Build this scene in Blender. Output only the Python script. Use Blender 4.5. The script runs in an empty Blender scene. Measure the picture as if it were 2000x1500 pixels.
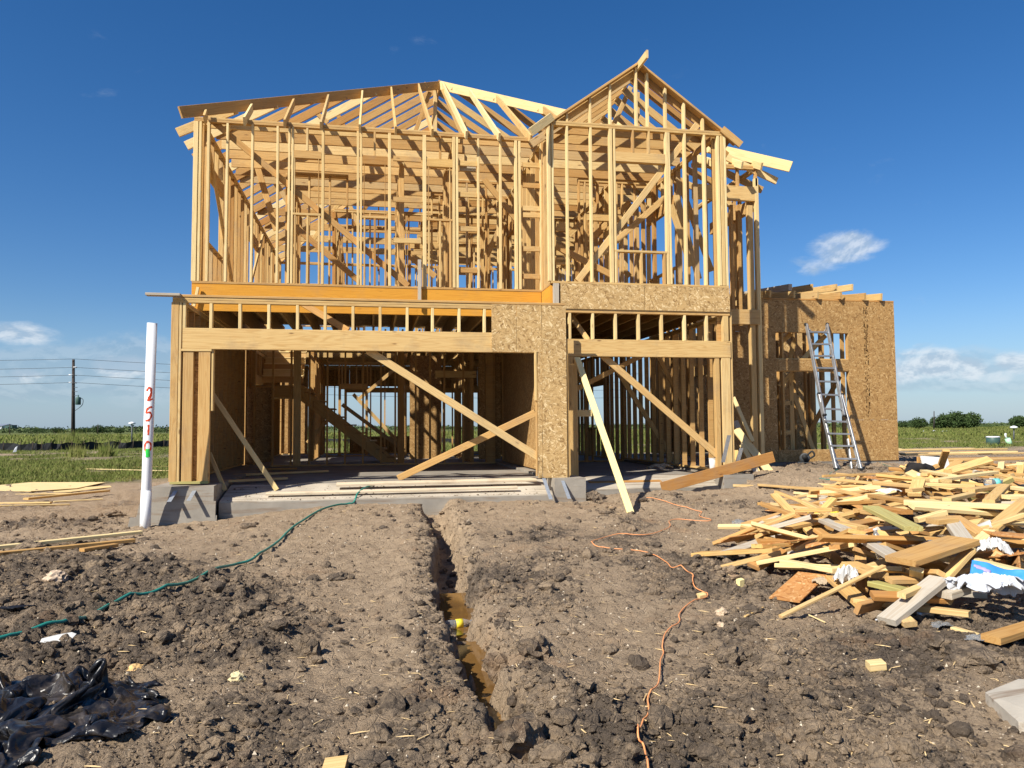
import bpy, bmesh, math, random
import numpy as np
from mathutils import Vector, Matrix

random.seed(7)
RNG = np.random.default_rng(11)
scn = bpy.context.scene
COL = scn.collection
EYE = 1.40
R_ = math.radians

# ------------------------------------------------------------------ camera
F_PX, CXP, CYP = 1502.0, 1000.0, 750.0
yaw, pitch, roll = R_(10.3), R_(3.13), R_(0.36)
fwd = Vector((math.sin(yaw)*math.cos(pitch), math.cos(yaw)*math.cos(pitch), math.sin(pitch)))
right0 = Vector((math.cos(yaw), -math.sin(yaw), 0))
up0 = right0.cross(fwd)
rt = right0*math.cos(roll) - up0*math.sin(roll)
upv = up0*math.cos(roll) + right0*math.sin(roll)
cd = bpy.data.cameras.new('camera'); cam = bpy.data.objects.new('camera', cd); COL.objects.link(cam)
cam.matrix_world = Matrix(((rt.x, upv.x, -fwd.x, 0), (rt.y, upv.y, -fwd.y, 0), (rt.z, upv.z, -fwd.z, EYE), (0, 0, 0, 1)))
cd.sensor_width = 36.0; cd.lens = 36.0*F_PX/2000.0
cd.clip_start = 0.05; cd.clip_end = 9000
scn.camera = cam

# ------------------------------------------------------------------ light
SUN = Vector((-1.30, -1.0, 1.42)).normalized()          # towards the sun
sun_el = math.asin(SUN.z); sun_az = math.atan2(SUN.x, SUN.y)
ld = bpy.data.lights.new('sun', 'SUN'); ld.energy = 5.0; ld.angle = R_(0.53); ld.color = (1.0, 0.94, 0.83)
lo = bpy.data.objects.new('sun', ld); COL.objects.link(lo)
lo.rotation_euler = (-SUN).to_track_quat('-Z', 'Y').to_euler(); lo.location = (-20, -16, 25)

world = bpy.data.worlds.new('World'); scn.world = world; world.use_nodes = True
wt = world.node_tree; wn = wt.nodes; wl = wt.links; wn.clear()

class NT:
    """tiny helper to wire nodes"""
    def __init__(s, tree): s.t = tree; s.n = tree.nodes; s.l = tree.links
    def node(s, typ, **kw):
        nd = s.n.new(typ)
        for k, v in kw.items(): setattr(nd, k, v)
        return nd
    def set(s, sock, v):
        if hasattr(v, 'is_output') or isinstance(v, bpy.types.NodeSocket): s.l.new(v, sock)
        else: sock.default_value = v
    def math(s, op, a, b=0.0, c=None, clamp=False):
        nd = s.node('ShaderNodeMath', operation=op, use_clamp=clamp)
        s.set(nd.inputs[0], a); s.set(nd.inputs[1], b)
        if c is not None: s.set(nd.inputs[2], c)
        return nd.outputs[0]
    def vmath(s, op, a, b=(0, 0, 0)):
        nd = s.node('ShaderNodeVectorMath', operation=op)
        s.set(nd.inputs[0], a); s.set(nd.inputs[1], b)
        return nd.outputs['Value'] if op in ('DOT_PRODUCT', 'LENGTH', 'DISTANCE') else nd.outputs[0]
    def noise(s, vec, scale=5, detail=3, rough=0.55, dist=0.0):
        nd = s.node('ShaderNodeTexNoise')
        if vec is not None: s.l.new(vec, nd.inputs['Vector'])
        nd.inputs['Scale'].default_value = scale; nd.inputs['Detail'].default_value = detail
        nd.inputs['Roughness'].default_value = rough; nd.inputs['Distortion'].default_value = dist
        return nd.outputs['Fac']
    def voro(s, vec, scale=5, feature='F1', rnd=1.0):
        nd = s.node('ShaderNodeTexVoronoi', feature=feature)
        if vec is not None: s.l.new(vec, nd.inputs['Vector'])
        nd.inputs['Scale'].default_value = scale; nd.inputs['Randomness'].default_value = rnd
        return nd
    def mapr(s, v, a, b, c=0.0, d=1.0, smooth=False):
        nd = s.node('ShaderNodeMapRange', clamp=True)
        if smooth: nd.interpolation_type = 'SMOOTHSTEP'
        s.set(nd.inputs[0], v)
        for i, x in zip((1, 2, 3, 4), (a, b, c, d)): s.set(nd.inputs[i], x)
        return nd.outputs[0]
    def mix(s, f, a, b, mode='MIX'):
        nd = s.node('ShaderNodeMix', data_type='RGBA', blend_type=mode)
        s.set(nd.inputs[0], f)
        for i, x in ((6, a), (7, b)):
            if isinstance(x, (tuple, list)) and len(x) == 3: x = (*x, 1)
            s.set(nd.inputs[i], x)
        return nd.outputs[2]
    def ramp(s, v, stops):
        nd = s.node('ShaderNodeValToRGB'); s.set(nd.inputs[0], v)
        e = nd.color_ramp.elements
        while len(e) > 1: e.remove(e[-1])
        e[0].position = stops[0][0]; e[0].color = (*stops[0][1], 1)
        for p, c in stops[1:]:
            q = e.new(p); q.color = (*c, 1)
        return nd.outputs[0]
    def scale(s, vec, v):
        return s.vmath('MULTIPLY', vec, v)

# sky: Nishita plus low clouds laid out by direction
W = NT(wt)
sky = W.node('ShaderNodeTexSky', sky_type='NISHITA'); sky.sun_disc = False
sky.sun_elevation = sun_el; sky.sun_rotation = sun_az
sky.altitude = 0; sky.air_density = 1.0; sky.dust_density = 0.35; sky.ozone_density = 3.5
tcw = W.node('ShaderNodeTexCoord'); gen = tcw.outputs['Generated']
sx = W.node('ShaderNodeSeparateXYZ'); W.l.new(gen, sx.inputs[0])
el = W.math('ARCSINE', sx.outputs[2])
azm = W.math('ARCTAN2', sx.outputs[0], sx.outputs[1])
cmb = W.node('ShaderNodeCombineXYZ'); W.l.new(azm, cmb.inputs[0]); W.l.new(W.math('MULTIPLY', el, 1.9), cmb.inputs[1])
cv = cmb.outputs[0]
n1 = W.noise(cv, 9.0, 6, 0.6, 0.3)
n2 = W.noise(W.vmath('ADD', cv, (0.0, 0.012, 0)), 9.0, 6, 0.6, 0.3)
n3 = W.noise(cv, 3.2, 3, 0.5)
# thick bank close to the horizon
band = W.math('MULTIPLY', W.mapr(el, 0.015, 0.05, 0, 1, True), W.mapr(el, 0.125, 0.06, 0, 1, True))
cover = W.math('ADD', W.math('MULTIPLY', band, 0.42), W.math('MULTIPLY', n3, 0.55))
cl = W.mapr(W.math('ADD', n1, cover), 0.93, 1.16, 0, 1, True)
# cumulus puffs higher up: (azimuth deg from +Y, elevation deg, radius az, radius el, amount)
def puff(az, e, ra, re, amt):
    dx = W.math('DIVIDE', W.math('SUBTRACT', azm, R_(az)), R_(ra))
    dy = W.math('DIVIDE', W.math('SUBTRACT', el, R_(e)), R_(re))
    d = W.math('ADD', W.math('MULTIPLY', dx, dx), W.math('MULTIPLY', dy, dy))
    g = W.math('MULTIPLY', W.mapr(d, 0, 1, 1, 0, True), amt)
    return g
def px_dir(px, py):
    v = fwd*F_PX + rt*(px-CXP) - upv*(py-CYP)
    v.normalize(); return math.degrees(math.atan2(v.x, v.y)), math.degrees(math.asin(v.z))
tot = None
for px, py, rx, ry, amt in [(1650, 484, 84, 38, .66), (1600, 515, 74, 26, .40), (45, 652, 70, 26, .62), (240, 716, 66, 30, .62), (52, 735, 34, 18, .5),
                            (1815, 706, 62, 34, .78), (1880, 722, 60, 28, .62), (1765, 725, 50, 30, .6), (1990, 708, 50, 26, .6), (1820, 676, 44, 10, .22), (1950, 730, 40, 20, .4)]:
    a_, e_ = px_dir(px, py)
    g = puff(a_, e_, rx/1502*57.3, ry/1502*57.3, amt)
    tot = g if tot is None else W.math('MAXIMUM', tot, g)
n4 = W.noise(cv, 26.0, 5, 0.62, 0.4)
pf = W.mapr(W.math('ADD', tot, W.math('MULTIPLY', W.math('SUBTRACT', n4, 0.5), 1.25)), 0.06, 0.72, 0, 1, True)
pf = W.math('MULTIPLY', pf, W.mapr(tot, 0.0, 0.15, 0, 1))
shade = W.mapr(W.math('SUBTRACT', n1, n2), -0.03, 0.04, 0.0, 1.0)
skyc = W.node('ShaderNodeHueSaturation'); W.l.new(sky.outputs[0], skyc.inputs['Color'])
skyc.inputs['Saturation'].default_value = 1.30; skyc.inputs['Value'].default_value = 1.0
tint = W.mix(1.0, skyc.outputs[0], (1.08, 1.10, 1.25), 'MULTIPLY')
hz = W.mix(W.mapr(el, -0.02, 0.16, 0.55, 0.0, True), tint, (3.1, 5.4, 8.2))
ccol = W.mix(shade, (3.9, 5.1, 6.4), (6.0, 7.0, 8.0))
pcol = W.mix(shade, (5.2, 6.4, 7.8), (9.0, 9.6, 10.2))
c1 = W.mix(W.math('MULTIPLY', cl, 0.38), hz, ccol)
c2 = W.mix(W.math('MULTIPLY', pf, 0.70), c1, pcol)
bg = W.node('ShaderNodeBackground'); W.l.new(c2, bg.inputs[0]); bg.inputs[1].default_value = 0.060
wo = W.node('ShaderNodeOutputWorld'); W.l.new(bg.outputs[0], wo.inputs[0])

vs = scn.view_settings; vs.view_transform = 'Standard'; vs.look = 'None'; vs.exposure = 0.60; vs.gamma = 1.0; vs.use_curve_mapping = False
scn.render.engine = 'CYCLES'
try:
    scn.cycles.use_denoising = True
    scn.cycles.max_bounces = 8; scn.cycles.diffuse_bounces = 3
    scn.cycles.caustics_reflective = False; scn.cycles.caustics_refractive = False
except Exception: pass

# ------------------------------------------------------------------ picking points of the real scene
def ray(px, py): return (fwd + rt*((px-CXP)/F_PX) - upv*((py-CYP)/F_PX))
def onY(px, py, Y):
    d = ray(px, py); t = Y/d.y; return Vector((d.x*t, Y, EYE+d.z*t))
def onX(px, py, X):
    d = ray(px, py); t = X/d.x; return Vector((X, d.y*t, EYE+d.z*t))
def onZ(px, py, Z):
    d = ray(px, py); t = (Z-EYE)/d.z; return Vector((d.x*t, d.y*t, Z))
def atD(px, py, D):
    d = ray(px, py); return Vector((d.x*D, d.y*D, EYE+d.z*D))

# ------------------------------------------------------------------ noise + ground shape
TBL = RNG.random((256, 256))
def vnoise(x, y):
    xi = np.floor(x).astype(np.int64); yi = np.floor(y).astype(np.int64)
    fx = x-xi; fy = y-yi; fx = fx*fx*(3-2*fx); fy = fy*fy*(3-2*fy)
    a = TBL[xi & 255, yi & 255]; b = TBL[(xi+1) & 255, yi & 255]; c = TBL[xi & 255, (yi+1) & 255]; d = TBL[(xi+1) & 255, (yi+1) & 255]
    return (a*(1-fx)+b*fx)*(1-fy)+(c*(1-fx)+d*fx)*fy - 0.5
def fbm(x, y, s, octs=3, seed=0):
    r = 0; amp = 1; ca, sa = math.cos(.6+seed), math.sin(.6+seed)
    for i in range(octs):
        xr = (x*ca-y*sa)/s + 17.3*seed + 5.1*i; yr = (x*sa+y*ca)/s - 9.7*seed + 3.3*i
        r = r + amp*vnoise(xr, yr); amp *= .5; s *= .47
    return r
def sstep(v, a, b):
    t = np.clip((v-a)/(b-a), 0, 1); return t*t*(3-2*t)
TRENCH = []          # (x, y) centre line, filled once base ground is known
def rise(x, y):
    z = 0.02 + 0.19*sstep(y, 7.0, 11.6)*sstep(x, -3.5, -0.5)*(1-.75*sstep(y, 11.9, 13.5))
    z = z + 0.10*sstep(x, 2.6, 4.6)*sstep(y, 10.2, 12.2)
    z = z + 0.38*sstep(x, 4.6, 7.4)*sstep(y, 10.5, 13.6)
    return z*(1-0.9*sstep(y, 20, 34))
def seg_d(x, y, pts):
    best = np.full_like(x, 1e9); par = np.zeros_like(x); side = np.zeros_like(x)
    acc = 0.0
    for (ax, ay), (bx, by) in zip(pts[:-1], pts[1:]):
        dx, dy = bx-ax, by-ay; L2 = dx*dx+dy*dy; L = math.sqrt(L2)
        t = np.clip(((x-ax)*dx+(y-ay)*dy)/L2, 0, 1)
        ex = x-(ax+t*dx); ey = y-(ay+t*dy); d = np.hypot(ex, ey)
        m = d < best
        best = np.where(m, d, best); par = np.where(m, acc+t*L, par); side = np.where(m, np.sign(ex*dy-ey*dx), side)
        acc += L
    return best, par, side, acc
def clodmask(x, y):
    m = fbm(x, y, 1.5, 3, 3)*1.6+0.42
    m = m + 0.45*np.exp(-((x+1.6)**2/1.6+(y-4.4)**2/2.2)) + 0.5*np.exp(-((x+3.8)**2/4+(y-8.3)**2/5)) + 0.35*np.exp(-((x-1.9)**2/.5+(y-3.6)**2/.7))
    m = m - 0.62*np.exp(-((x-(-0.22+0.02*y))**2/.13)) - 0.55*np.exp(-((x-1.50-0.16*(y-3))**2/.16)) - .35*sstep(y, 8.5, 11)*np.exp(-((x-4.6)/2.2)**2)
    return np.clip(m, 0, 1)
def ground_np(x, y):
    x = np.asarray(x, float); y = np.asarray(y, float)
    z = rise(x, y)
    near = (1-sstep(y, 16, 26))*(1-sstep(np.abs(x-1), 12, 20))
    m = clodmask(x, y)
    far = 1-near
    z = z + near*(0.075*fbm(x, y, 1.1, 2, 1) + (0.35+0.65*m)*0.05*fbm(x, y, .36, 2, 5))
    b1 = np.abs(fbm(x, y, .13, 3, 7)); b2 = np.abs(fbm(x, y, .055, 2, 9)); b3 = np.abs(fbm(x, y, .22, 2, 12))
    z = z + near*(0.24+0.76*m**1.5)*(0.115*b1+0.06*b2+0.06*b3) + near*.024*(1-m)*fbm(x, y, .07, 3, 4)
    z = z + far*0.12*fbm(x, y, 6.0, 3, 2)*(1-sstep(np.hypot(x, y), 60, 200))
    # spoil berms beside the trench, then the trench itself
    if TRENCH:
        sel = (x > -1) & (x < 3) & (y < 12.2) & (y > 1.5)
        if np.any(sel):
            xs = x[sel]; ys = y[sel]
            xw = xs+0.09*fbm(xs, ys, .28, 3, 21); yw = ys
            d, par, side, L = seg_d(xw, yw, TRENCH)
            d = np.abs(d+.07*fbm(xs, ys, .12, 3, 71)+.035*fbm(xs, ys, .045, 2, 72))
            f = par/L                       # 0 at the slab .. 1 at the near end
            w = 0.150-0.04*f + 0.06*fbm(xs, ys, .5, 2, 23)
            depth = (0.42-0.25*f)*(.50+.5*sstep(f, .0, .16))*(1-sstep(f, .93, 1.0)) + .10*fbm(par, par*0+3, .5, 2, 33)
            wall = 0.07+np.where(side > 0, 0.0, 0.0)+0.16*(side < 0)*(1-.5*f)
            wall = np.where(side > 0, .06, .24*(1-.45*f))
            prof = 1-sstep(d, w*.75, w*.75+wall)
            z2 = z[sel] + 0.045*np.exp(-((d-.36)/.16)**2)*(1+1.5*fbm(xs, ys, .25, 2, 41)) - depth*prof
            z = z.copy(); z[sel] = z2
    # keep the soil under the slabs
    inside = (x > -2.95) & (x < 6.2) & (y > 11.95) & (y < 26)
    z = np.where(inside, np.minimum(z, 0.12), z)
    inside = (x > 6.2) & (x < 10.9) & (y > 14.5) & (y < 22)
    z = np.where(inside, np.minimum(z, 0.3), z)
    return z
def gz(x, y): return float(ground_np(np.array([float(x)]), np.array([float(y)]))[0])
def ss1(v, a_, b_):
    t_ = min(1.0, max(0.0, (v-a_)/(b_-a_))); return t_*t_*(3-2*t_)
def bz(x, y):
    z = 0.02 + 0.19*ss1(y, 7.0, 11.6)*ss1(x, -3.5, -0.5)*(1-.75*ss1(y, 11.9, 13.5))
    z += 0.10*ss1(x, 2.6, 4.6)*ss1(y, 10.2, 12.2) + 0.38*ss1(x, 4.6, 7.4)*ss1(y, 10.5, 13.6)
    return z*(1-0.9*ss1(y, 20, 34))
def hit(px, py, fn):
    d = ray(px, py); t = 1.5; far_ok = 400
    while t < far_ok and EYE+d.z*t > bz(d.x*t, d.y*t)+(.75 if fn is not gz else .30): t *= 1.02
    lo_ = t; hi = None
    while t < far_ok:
        if EYE+d.z*t < fn(d.x*t, d.y*t): hi = t; break
        lo_ = t; t *= 1.02
    if hi is None: hi = t
    for _ in range(10):
        m = (lo_+hi)/2
        if EYE+d.z*m < fn(d.x*m, d.y*m): hi = m
        else: lo_ = m
    return Vector((d.x*hi, d.y*hi, fn(d.x*hi, d.y*hi)))
def G(px, py): return hit(px, py, gz)
def GB(px, py): return hit(px, py, bz)
for p in [(852, 1004), (862, 1040), (870, 1080), (872, 1120), (884, 1165), (905, 1218), (922, 1262), (948, 1330), (968, 1385), (992, 1440), (1012, 1490)]:
    q = GB(*p); TRENCH.append((q.x, q.y))
TRENCH[0] = (TRENCH[0][0], 11.72)
def pile_sd(x, y):
    return min(x-3.45, (x-3.3-(y-7.5)*.88)/1.33, (x-6.2-(y-10.8)*1.5)/1.8, y-4.55, 12.0-y)
def pile_z(x, y):
    v = min(1.0, max(0.0, pile_sd(x, y)/1.9))
    return bz(x, y)+0.02+0.56*v**0.75
def P(px, py): return hit(px, py, pile_z)

# ------------------------------------------------------------------ object helpers
def new_obj(name, me, parent=None, mat=None):
    o = bpy.data.objects.new(name, me); COL.objects.link(o)
    if mat is not None and me is not None and not me.materials: me.materials.append(mat)
    if parent is not None: o.parent = parent
    return o
def tag(o, label=None, cat=None, group=None, kind=None):
    if label: o['label'] = label
    if cat: o['category'] = cat
    if group: o['group'] = group
    if kind: o['kind'] = kind
    return o
def empty(name, loc, label, cat, group=None):
    o = bpy.data.objects.new(name, None); COL.objects.link(o); o.location = loc; o.empty_display_size = .2
    return tag(o, label, cat, group)
def mesh_from(verts, faces, name='mesh', smooth=False, mat=None):
    me = bpy.data.meshes.new(name); me.from_pydata([tuple(v) for v in verts], [], faces); me.update()
    if smooth: me.polygons.foreach_set('use_smooth', [True]*len(me.polygons))
    if mat is not None: me.materials.append(mat)
    return me
_bc = {}
def board_mesh(L, w, t, mat):
    key = (round(L, 2), round(w, 3), round(t, 3), mat.name)
    if key in _bc: return _bc[key]
    L, w, t, _ = key; c = min(.004, w*.2, t*.2); h = L/2; a = w/2; b = t/2
    ring = [(a-c, b), (-a+c, b), (-a, b-c), (-a, -b+c), (-a+c, -b), (a-c, -b), (a, -b+c), (a, b-c)]
    vs_ = [(-h, y, z) for y, z in ring]+[(h, y, z) for y, z in ring]
    fs = [tuple(range(8)), tuple(range(15, 7, -1))]+[(i, i+8, (i+1) % 8+8, (i+1) % 8) for i in range(8)]
    me = mesh_from(vs_, fs, 'board_%d' % len(_bc), mat=mat)
    _bc[key] = me; return me
def inv_loc(parent):
    return -parent.location if parent is not None else Vector((0, 0, 0))
def board(name, p0, p1, w, t, wd, mat, parent=None, jit=0.0):
    """a sawn board from p0 to p1, its width w measured along wd, its thickness t across"""
    p0 = Vector(p0); p1 = Vector(p1); ax = (p1-p0); L = ax.length; ax.normalize()
    y = Vector(wd); y = y-ax*y.dot(ax); y.normalize(); z = ax.cross(y)
    o = new_obj(name, board_mesh(L, w, t, mat), parent)
    c = (p0+p1)/2 + inv_loc(parent)
    M = Matrix(((ax.x, y.x, z.x, c.x), (ax.y, y.y, z.y, c.y), (ax.z, y.z, z.z, c.z), (0, 0, 0, 1)))
    if jit: M = M @ Matrix.Rotation(R_(random.uniform(-jit, jit)), 4, 'Y') @ Matrix.Rotation(R_(random.uniform(-jit, jit)), 4, 'Z')
    o.matrix_local = M
    return o
def tube_mesh(pts, r, n=8, mat=None, cap=True, name='tube'):
    pts = [Vector(p) for p in pts]; vs_ = []; fs = []
    rr = r if isinstance(r, (list, tuple)) else [r]*len(pts)
    prev = None
    for i, p in enumerate(pts):
        d = (pts[min(i+1, len(pts)-1)]-pts[max(i-1, 0)]).normalized()
        if prev is None:
            u = d.cross(Vector((0, 0, 1)));
            if u.length < .1: u = d.cross(Vector((1, 0, 0)))
        else: u = prev - d*prev.dot(d)
        u.normalize(); prev = u; v = d.cross(u)
        for k in range(n):
            a = 2*math.pi*k/n; vs_.append(p+u*(rr[i]*math.cos(a))+v*(rr[i]*math.sin(a)))
    for i in range(len(pts)-1):
        for k in range(n): fs.append((i*n+k, i*n+(k+1) % n, (i+1)*n+(k+1) % n, (i+1)*n+k))
    if cap: fs.append(tuple(range(n-1, -1, -1))); fs.append(tuple(range((len(pts)-1)*n, len(pts)*n)))
    return mesh_from(vs_, fs, name, True, mat)
def lathe_mesh(prof, n=20, mat=None, name='lathe'):
    vs_ = []; fs = []
    for r, z in prof:
        for k in range(n):
            a = 2*math.pi*k/n; vs_.append((r*math.cos(a), r*math.sin(a), z))
    for i in range(len(prof)-1):
        for k in range(n): fs.append((i*n+k, i*n+(k+1) % n, (i+1)*n+(k+1) % n, (i+1)*n+k))
    fs.append(tuple(range(n-1, -1, -1))); fs.append(tuple(range((len(prof)-1)*n, len(prof)*n)))
    return mesh_from(vs_, fs, name, True, mat)
def box_mesh(a, b, mat=None, name='box'):
    x0, y0, z0 = a; x1, y1, z1 = b
    v = [(x0, y0, z0), (x1, y0, z0), (x1, y1, z0), (x0, y1, z0), (x0, y0, z1), (x1, y0, z1), (x1, y1, z1), (x0, y1, z1)]
    f = [(3, 2, 1, 0), (4, 5, 6, 7), (0, 1, 5, 4), (1, 2, 6, 5), (2, 3, 7, 6), (3, 0, 4, 7)]
    return mesh_from(v, f, name, mat=mat)
def crom(pts, n=6):
    pts = [Vector(p) for p in pts]; out = []
    for i in range(len(pts)-1):
        p0, p1, p2, p3 = pts[max(i-1, 0)], pts[i], pts[i+1], pts[min(i+2, len(pts)-1)]
        for k in range(n):
            t = k/n
            out.append(0.5*((2*p1)+(p2-p0)*t+(2*p0-5*p1+4*p2-p3)*t*t+(3*p1-p0-3*p2+p3)*t**3))
    out.append(pts[-1]); return out

# ------------------------------------------------------------------ materials
def newmat(name, rough=0.8, spec=0.3):
    m = bpy.data.materials.new(name); m.use_nodes = True
    t = NT(m.node_tree); b = m.node_tree.nodes['Principled BSDF']
    b.inputs['Roughness'].default_value = rough; b.inputs['Specular IOR Level'].default_value = spec
    return m, t, b
def plain(name, col, rough=0.6, spec=0.4, var=0.12, scale=12, metal=0.0, bump=0.0):
    m, t, b = newmat(name, rough, spec)
    tc = t.node('ShaderNodeTexCoord').outputs['Object']
    n = t.noise(tc, scale, 4, .6)
    c = t.mix(t.mapr(n, .3, .7), tuple(x*(1-var) for x in col), tuple(min(1, x*(1+var)) for x in col))
    t.l.new(c, b.inputs['Base Color']); b.inputs['Metallic'].default_value = metal
    if bump:
        bp = t.node('ShaderNodeBump'); bp.inputs['Strength'].default_value = bump; bp.inputs['Distance'].default_value = .01
        t.l.new(t.noise(tc, scale*4, 4, .6), bp.inputs['Height']); t.l.new(bp.outputs[0], b.inputs['Normal'])
    return m
def wood(name, stops, knots=1.0, grain=.22, dirt=.25):
    m, t, b = newmat(name, .78, .18)
    tc = t.node('ShaderNodeTexCoord').outputs['Object']
    oi = t.node('ShaderNodeObjectInfo'); rnd = oi.outputs['Random']
    off = t.node('ShaderNodeCombineXYZ')
    for i, k in enumerate((37.0, 91.0, 53.0)): t.l.new(t.math('MULTIPLY', rnd, k), off.inputs[i])
    vec = t.vmath('ADD', tc, off.outputs[0])
    base = t.ramp(rnd, stops)
    fine = t.noise(t.scale(vec, (2.0, 70, 70)), 1.0, 4, .6)
    wide = t.noise(t.scale(vec, (0.55, 9, 9)), 1.0, 2, .5, .4)
    ring = t.math('SINE', t.math('MULTIPLY', wide, 70.0))
    ring = t.mapr(ring, -0.2, 1.0, 0, 1)
    g = t.math('ADD', t.math('MULTIPLY', ring, .5), t.math('MULTIPLY', t.mapr(fine, .3, .7), .5))
    dark = t.mix(1.0, base, (0.66, 0.50, 0.34), 'MULTIPLY')
    c = t.mix(t.math('MULTIPLY', g, grain*2), base, dark)
    kv = t.voro(t.scale(vec, (2.6, 9.0, 9.0)), 1.0)
    kd = t.mapr(kv.outputs['Distance'], .05, .16, 1, 0, True)
    kr = t.node('ShaderNodeSeparateColor'); t.l.new(kv.outputs['Color'], kr.inputs[0])
    kd = t.math('MULTIPLY', kd, t.math('GREATER_THAN', kr.outputs[0], .62))
    c = t.mix(t.math('MULTIPLY', kd, .75*knots), c, (.14, .06, .025))
    st = t.noise(vec, 2.3, 4, .65)
    c = t.mix(t.math('MULTIPLY', t.mapr(st, .52, .75), dirt), c, (.26, .19, .13))
    t.l.new(c, b.inputs['Base Color'])
    bp = t.node('ShaderNodeBump'); bp.inputs['Strength'].default_value = .25; bp.inputs['Distance'].default_value = .004
    t.l.new(g, bp.inputs['Height']); t.l.new(bp.outputs[0], b.inputs['Normal'])
    return m
PINE = wood('pine_lumber', [(0, (0.53, 0.337, 0.133)), (.13, (0.653, 0.47, 0.206)), (.27, (0.469, 0.272, 0.0946)), (.4, (0.612, 0.396, 0.159)), (.55, (0.714, 0.544, 0.267)), (.68, (0.428, 0.233, 0.0731)), (.8, (0.592, 0.401, 0.172)), (.9, (0.673, 0.465, 0.189)), (1, (0.49, 0.356, 0.189))], 1.0, .30, .40)
PALE = wood('pale_new_pine', [(0, (0.713, 0.54, 0.262)), (.5, (0.799, 0.648, 0.339)), (1, (0.648, 0.464, 0.204))], .6, .20, .20)
BRIGHT = wood('bright_yellow_pine', [(0, (.84, .70, .30)), (1, (.86, .73, .36))], .3, .08, .05)
SCRAP = wood('scrap_pine', [(0, (0.592, 0.353, 0.126)), (.15, (0.734, 0.519, 0.227)), (.3, (0.449, 0.23, 0.0714)), (.45, (0.632, 0.412, 0.16)), (.6, (0.775, 0.588, 0.286)), (.72, (0.51, 0.284, 0.101)), (.85, (0.673, 0.451, 0.168)), (1, (0.408, 0.196, 0.0588))], .9, .28, .45)
BEAM = wood('header_pine', [(0, (0.636, 0.437, 0.184)), (.5, (0.7, 0.499, 0.221)), (1, (0.594, 0.385, 0.152))], 1.2, .34, .5)
ORANGE = wood('amber_beam', [(0, (.58, .26, .030)), (1, (.68, .33, .045))], .4, .22, .22)
WEATH = wood('weathered_grey_lumber', [(0, (.44, .40, .33)), (1, (.56, .51, .42))], .8, .25, .5)
TREAT = wood('treated_green_lumber', [(0, (.40, .37, .13)), (1, (.46, .42, .17))], .3, .30, .1)
def osb(name, c0, c1, c2, dirt=.25):
    m, t, b = newmat(name, .75, .25)
    tc = t.node('ShaderNodeTexCoord').outputs['Object']
    oi = t.node('ShaderNodeObjectInfo'); off = t.node('ShaderNodeCombineXYZ')
    t.l.new(t.math('MULTIPLY', oi.outputs['Random'], 31.0), off.inputs[0]); t.l.new(t.math('MULTIPLY', oi.outputs['Random'], 57.0), off.inputs[1])
    vec = t.vmath('ADD', tc, off.outputs[0])
    nz = t.node('ShaderNodeTexNoise'); t.l.new(vec, nz.inputs['Vector']); nz.inputs['Scale'].default_value = 5; nz.inputs['Detail'].default_value = 2
    dv = t.vmath('ADD', vec, t.scale(nz.outputs['Color'], (.09, .09, .09)))
    layers = []
    for ang, sc in ((12, (15, 54, 20)), (68, (13, 46, 20)), (-38, (16, 62, 20))):
        mp = t.node('ShaderNodeMapping'); mp.inputs['Rotation'].default_value = (0, 0, R_(ang)); mp.inputs['Scale'].default_value = (1, 1, 1)
        t.l.new(dv, mp.inputs[0]); v = t.voro(t.scale(mp.outputs[0], sc), 1.0)
        sp = t.node('ShaderNodeSeparateColor'); t.l.new(v.outputs['Color'], sp.inputs[0]); layers.append(sp)
    s1 = t.math('GREATER_THAN', layers[0].outputs[1], .5); s2 = t.math('GREATER_THAN', layers[1].outputs[1], .62)
    v = t.mix(s1, layers[0].outputs[0], layers[1].outputs[0]); v = t.mix(s2, v, layers[2].outputs[0])
    c = t.ramp(v, [(0, c0), (.35, c1), (.75, c1), (1, c2)])
    st = t.noise(vec, 1.7, 4, .65)
    c = t.mix(t.math('MULTIPLY', t.mapr(st, .45, .75), dirt), c, tuple(x*.45 for x in c1))
    t.l.new(c, b.inputs['Base Color'])
    bp = t.node('ShaderNodeBump'); bp.inputs['Strength'].default_value = .35; bp.inputs['Distance'].default_value = .004
    t.l.new(v, bp.inputs['Height']); t.l.new(bp.outputs[0], b.inputs['Normal'])
    return m
OSB_L = osb('strand_board', (.27, .16, .06), (.53, .35, .15), (.78, .60, .33), .35)
OSB_D = osb('brown_strand_board', (.22, .115, .038), (.40, .235, .088), (.58, .39, .175), .3)
OSB_R = osb('rusty_strand_board', (.34, .13, .035), (.50, .24, .08), (.66, .40, .18), .3)
def concrete(name, col, sc=1.0):
    m, t, b = newmat(name, .9, .2)
    tc = t.node('ShaderNodeTexCoord').outputs['Object']
    n = t.noise(tc, 1.6*sc, 5, .65); s = t.noise(t.scale(tc, (1.2, 14, 14)), 1.0, 4, .6)
    c = t.mix(t.mapr(n, .3, .7), tuple(x*.72 for x in col), tuple(min(1, x*1.15) for x in col))
    c = t.mix(t.mapr(s, .52, .66, 0, .8), c, (.22, .16, .11))
    t.l.new(c, b.inputs['Base Color'])
    bp = t.node('ShaderNodeBump'); bp.inputs['Strength'].default_value = .3; bp.inputs['Distance'].default_value = .01
    t.l.new(t.noise(tc, 40, 5, .7), bp.inputs['Height']); t.l.new(bp.outputs[0], b.inputs['Normal'])
    return m
CONC = concrete('slab_concrete', (.50, .44, .35)); CONC_SHADE = concrete('shade_darkened_concrete', (.27, .245, .21)); CONCG = concrete('grey_concrete', (.31, .28, .235))  # indoor slab copy is darkened: interior shade put into its colour
ALU = plain('ladder_aluminium', (.34, .345, .35), .40, .5, .2, 8, .6)
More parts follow.
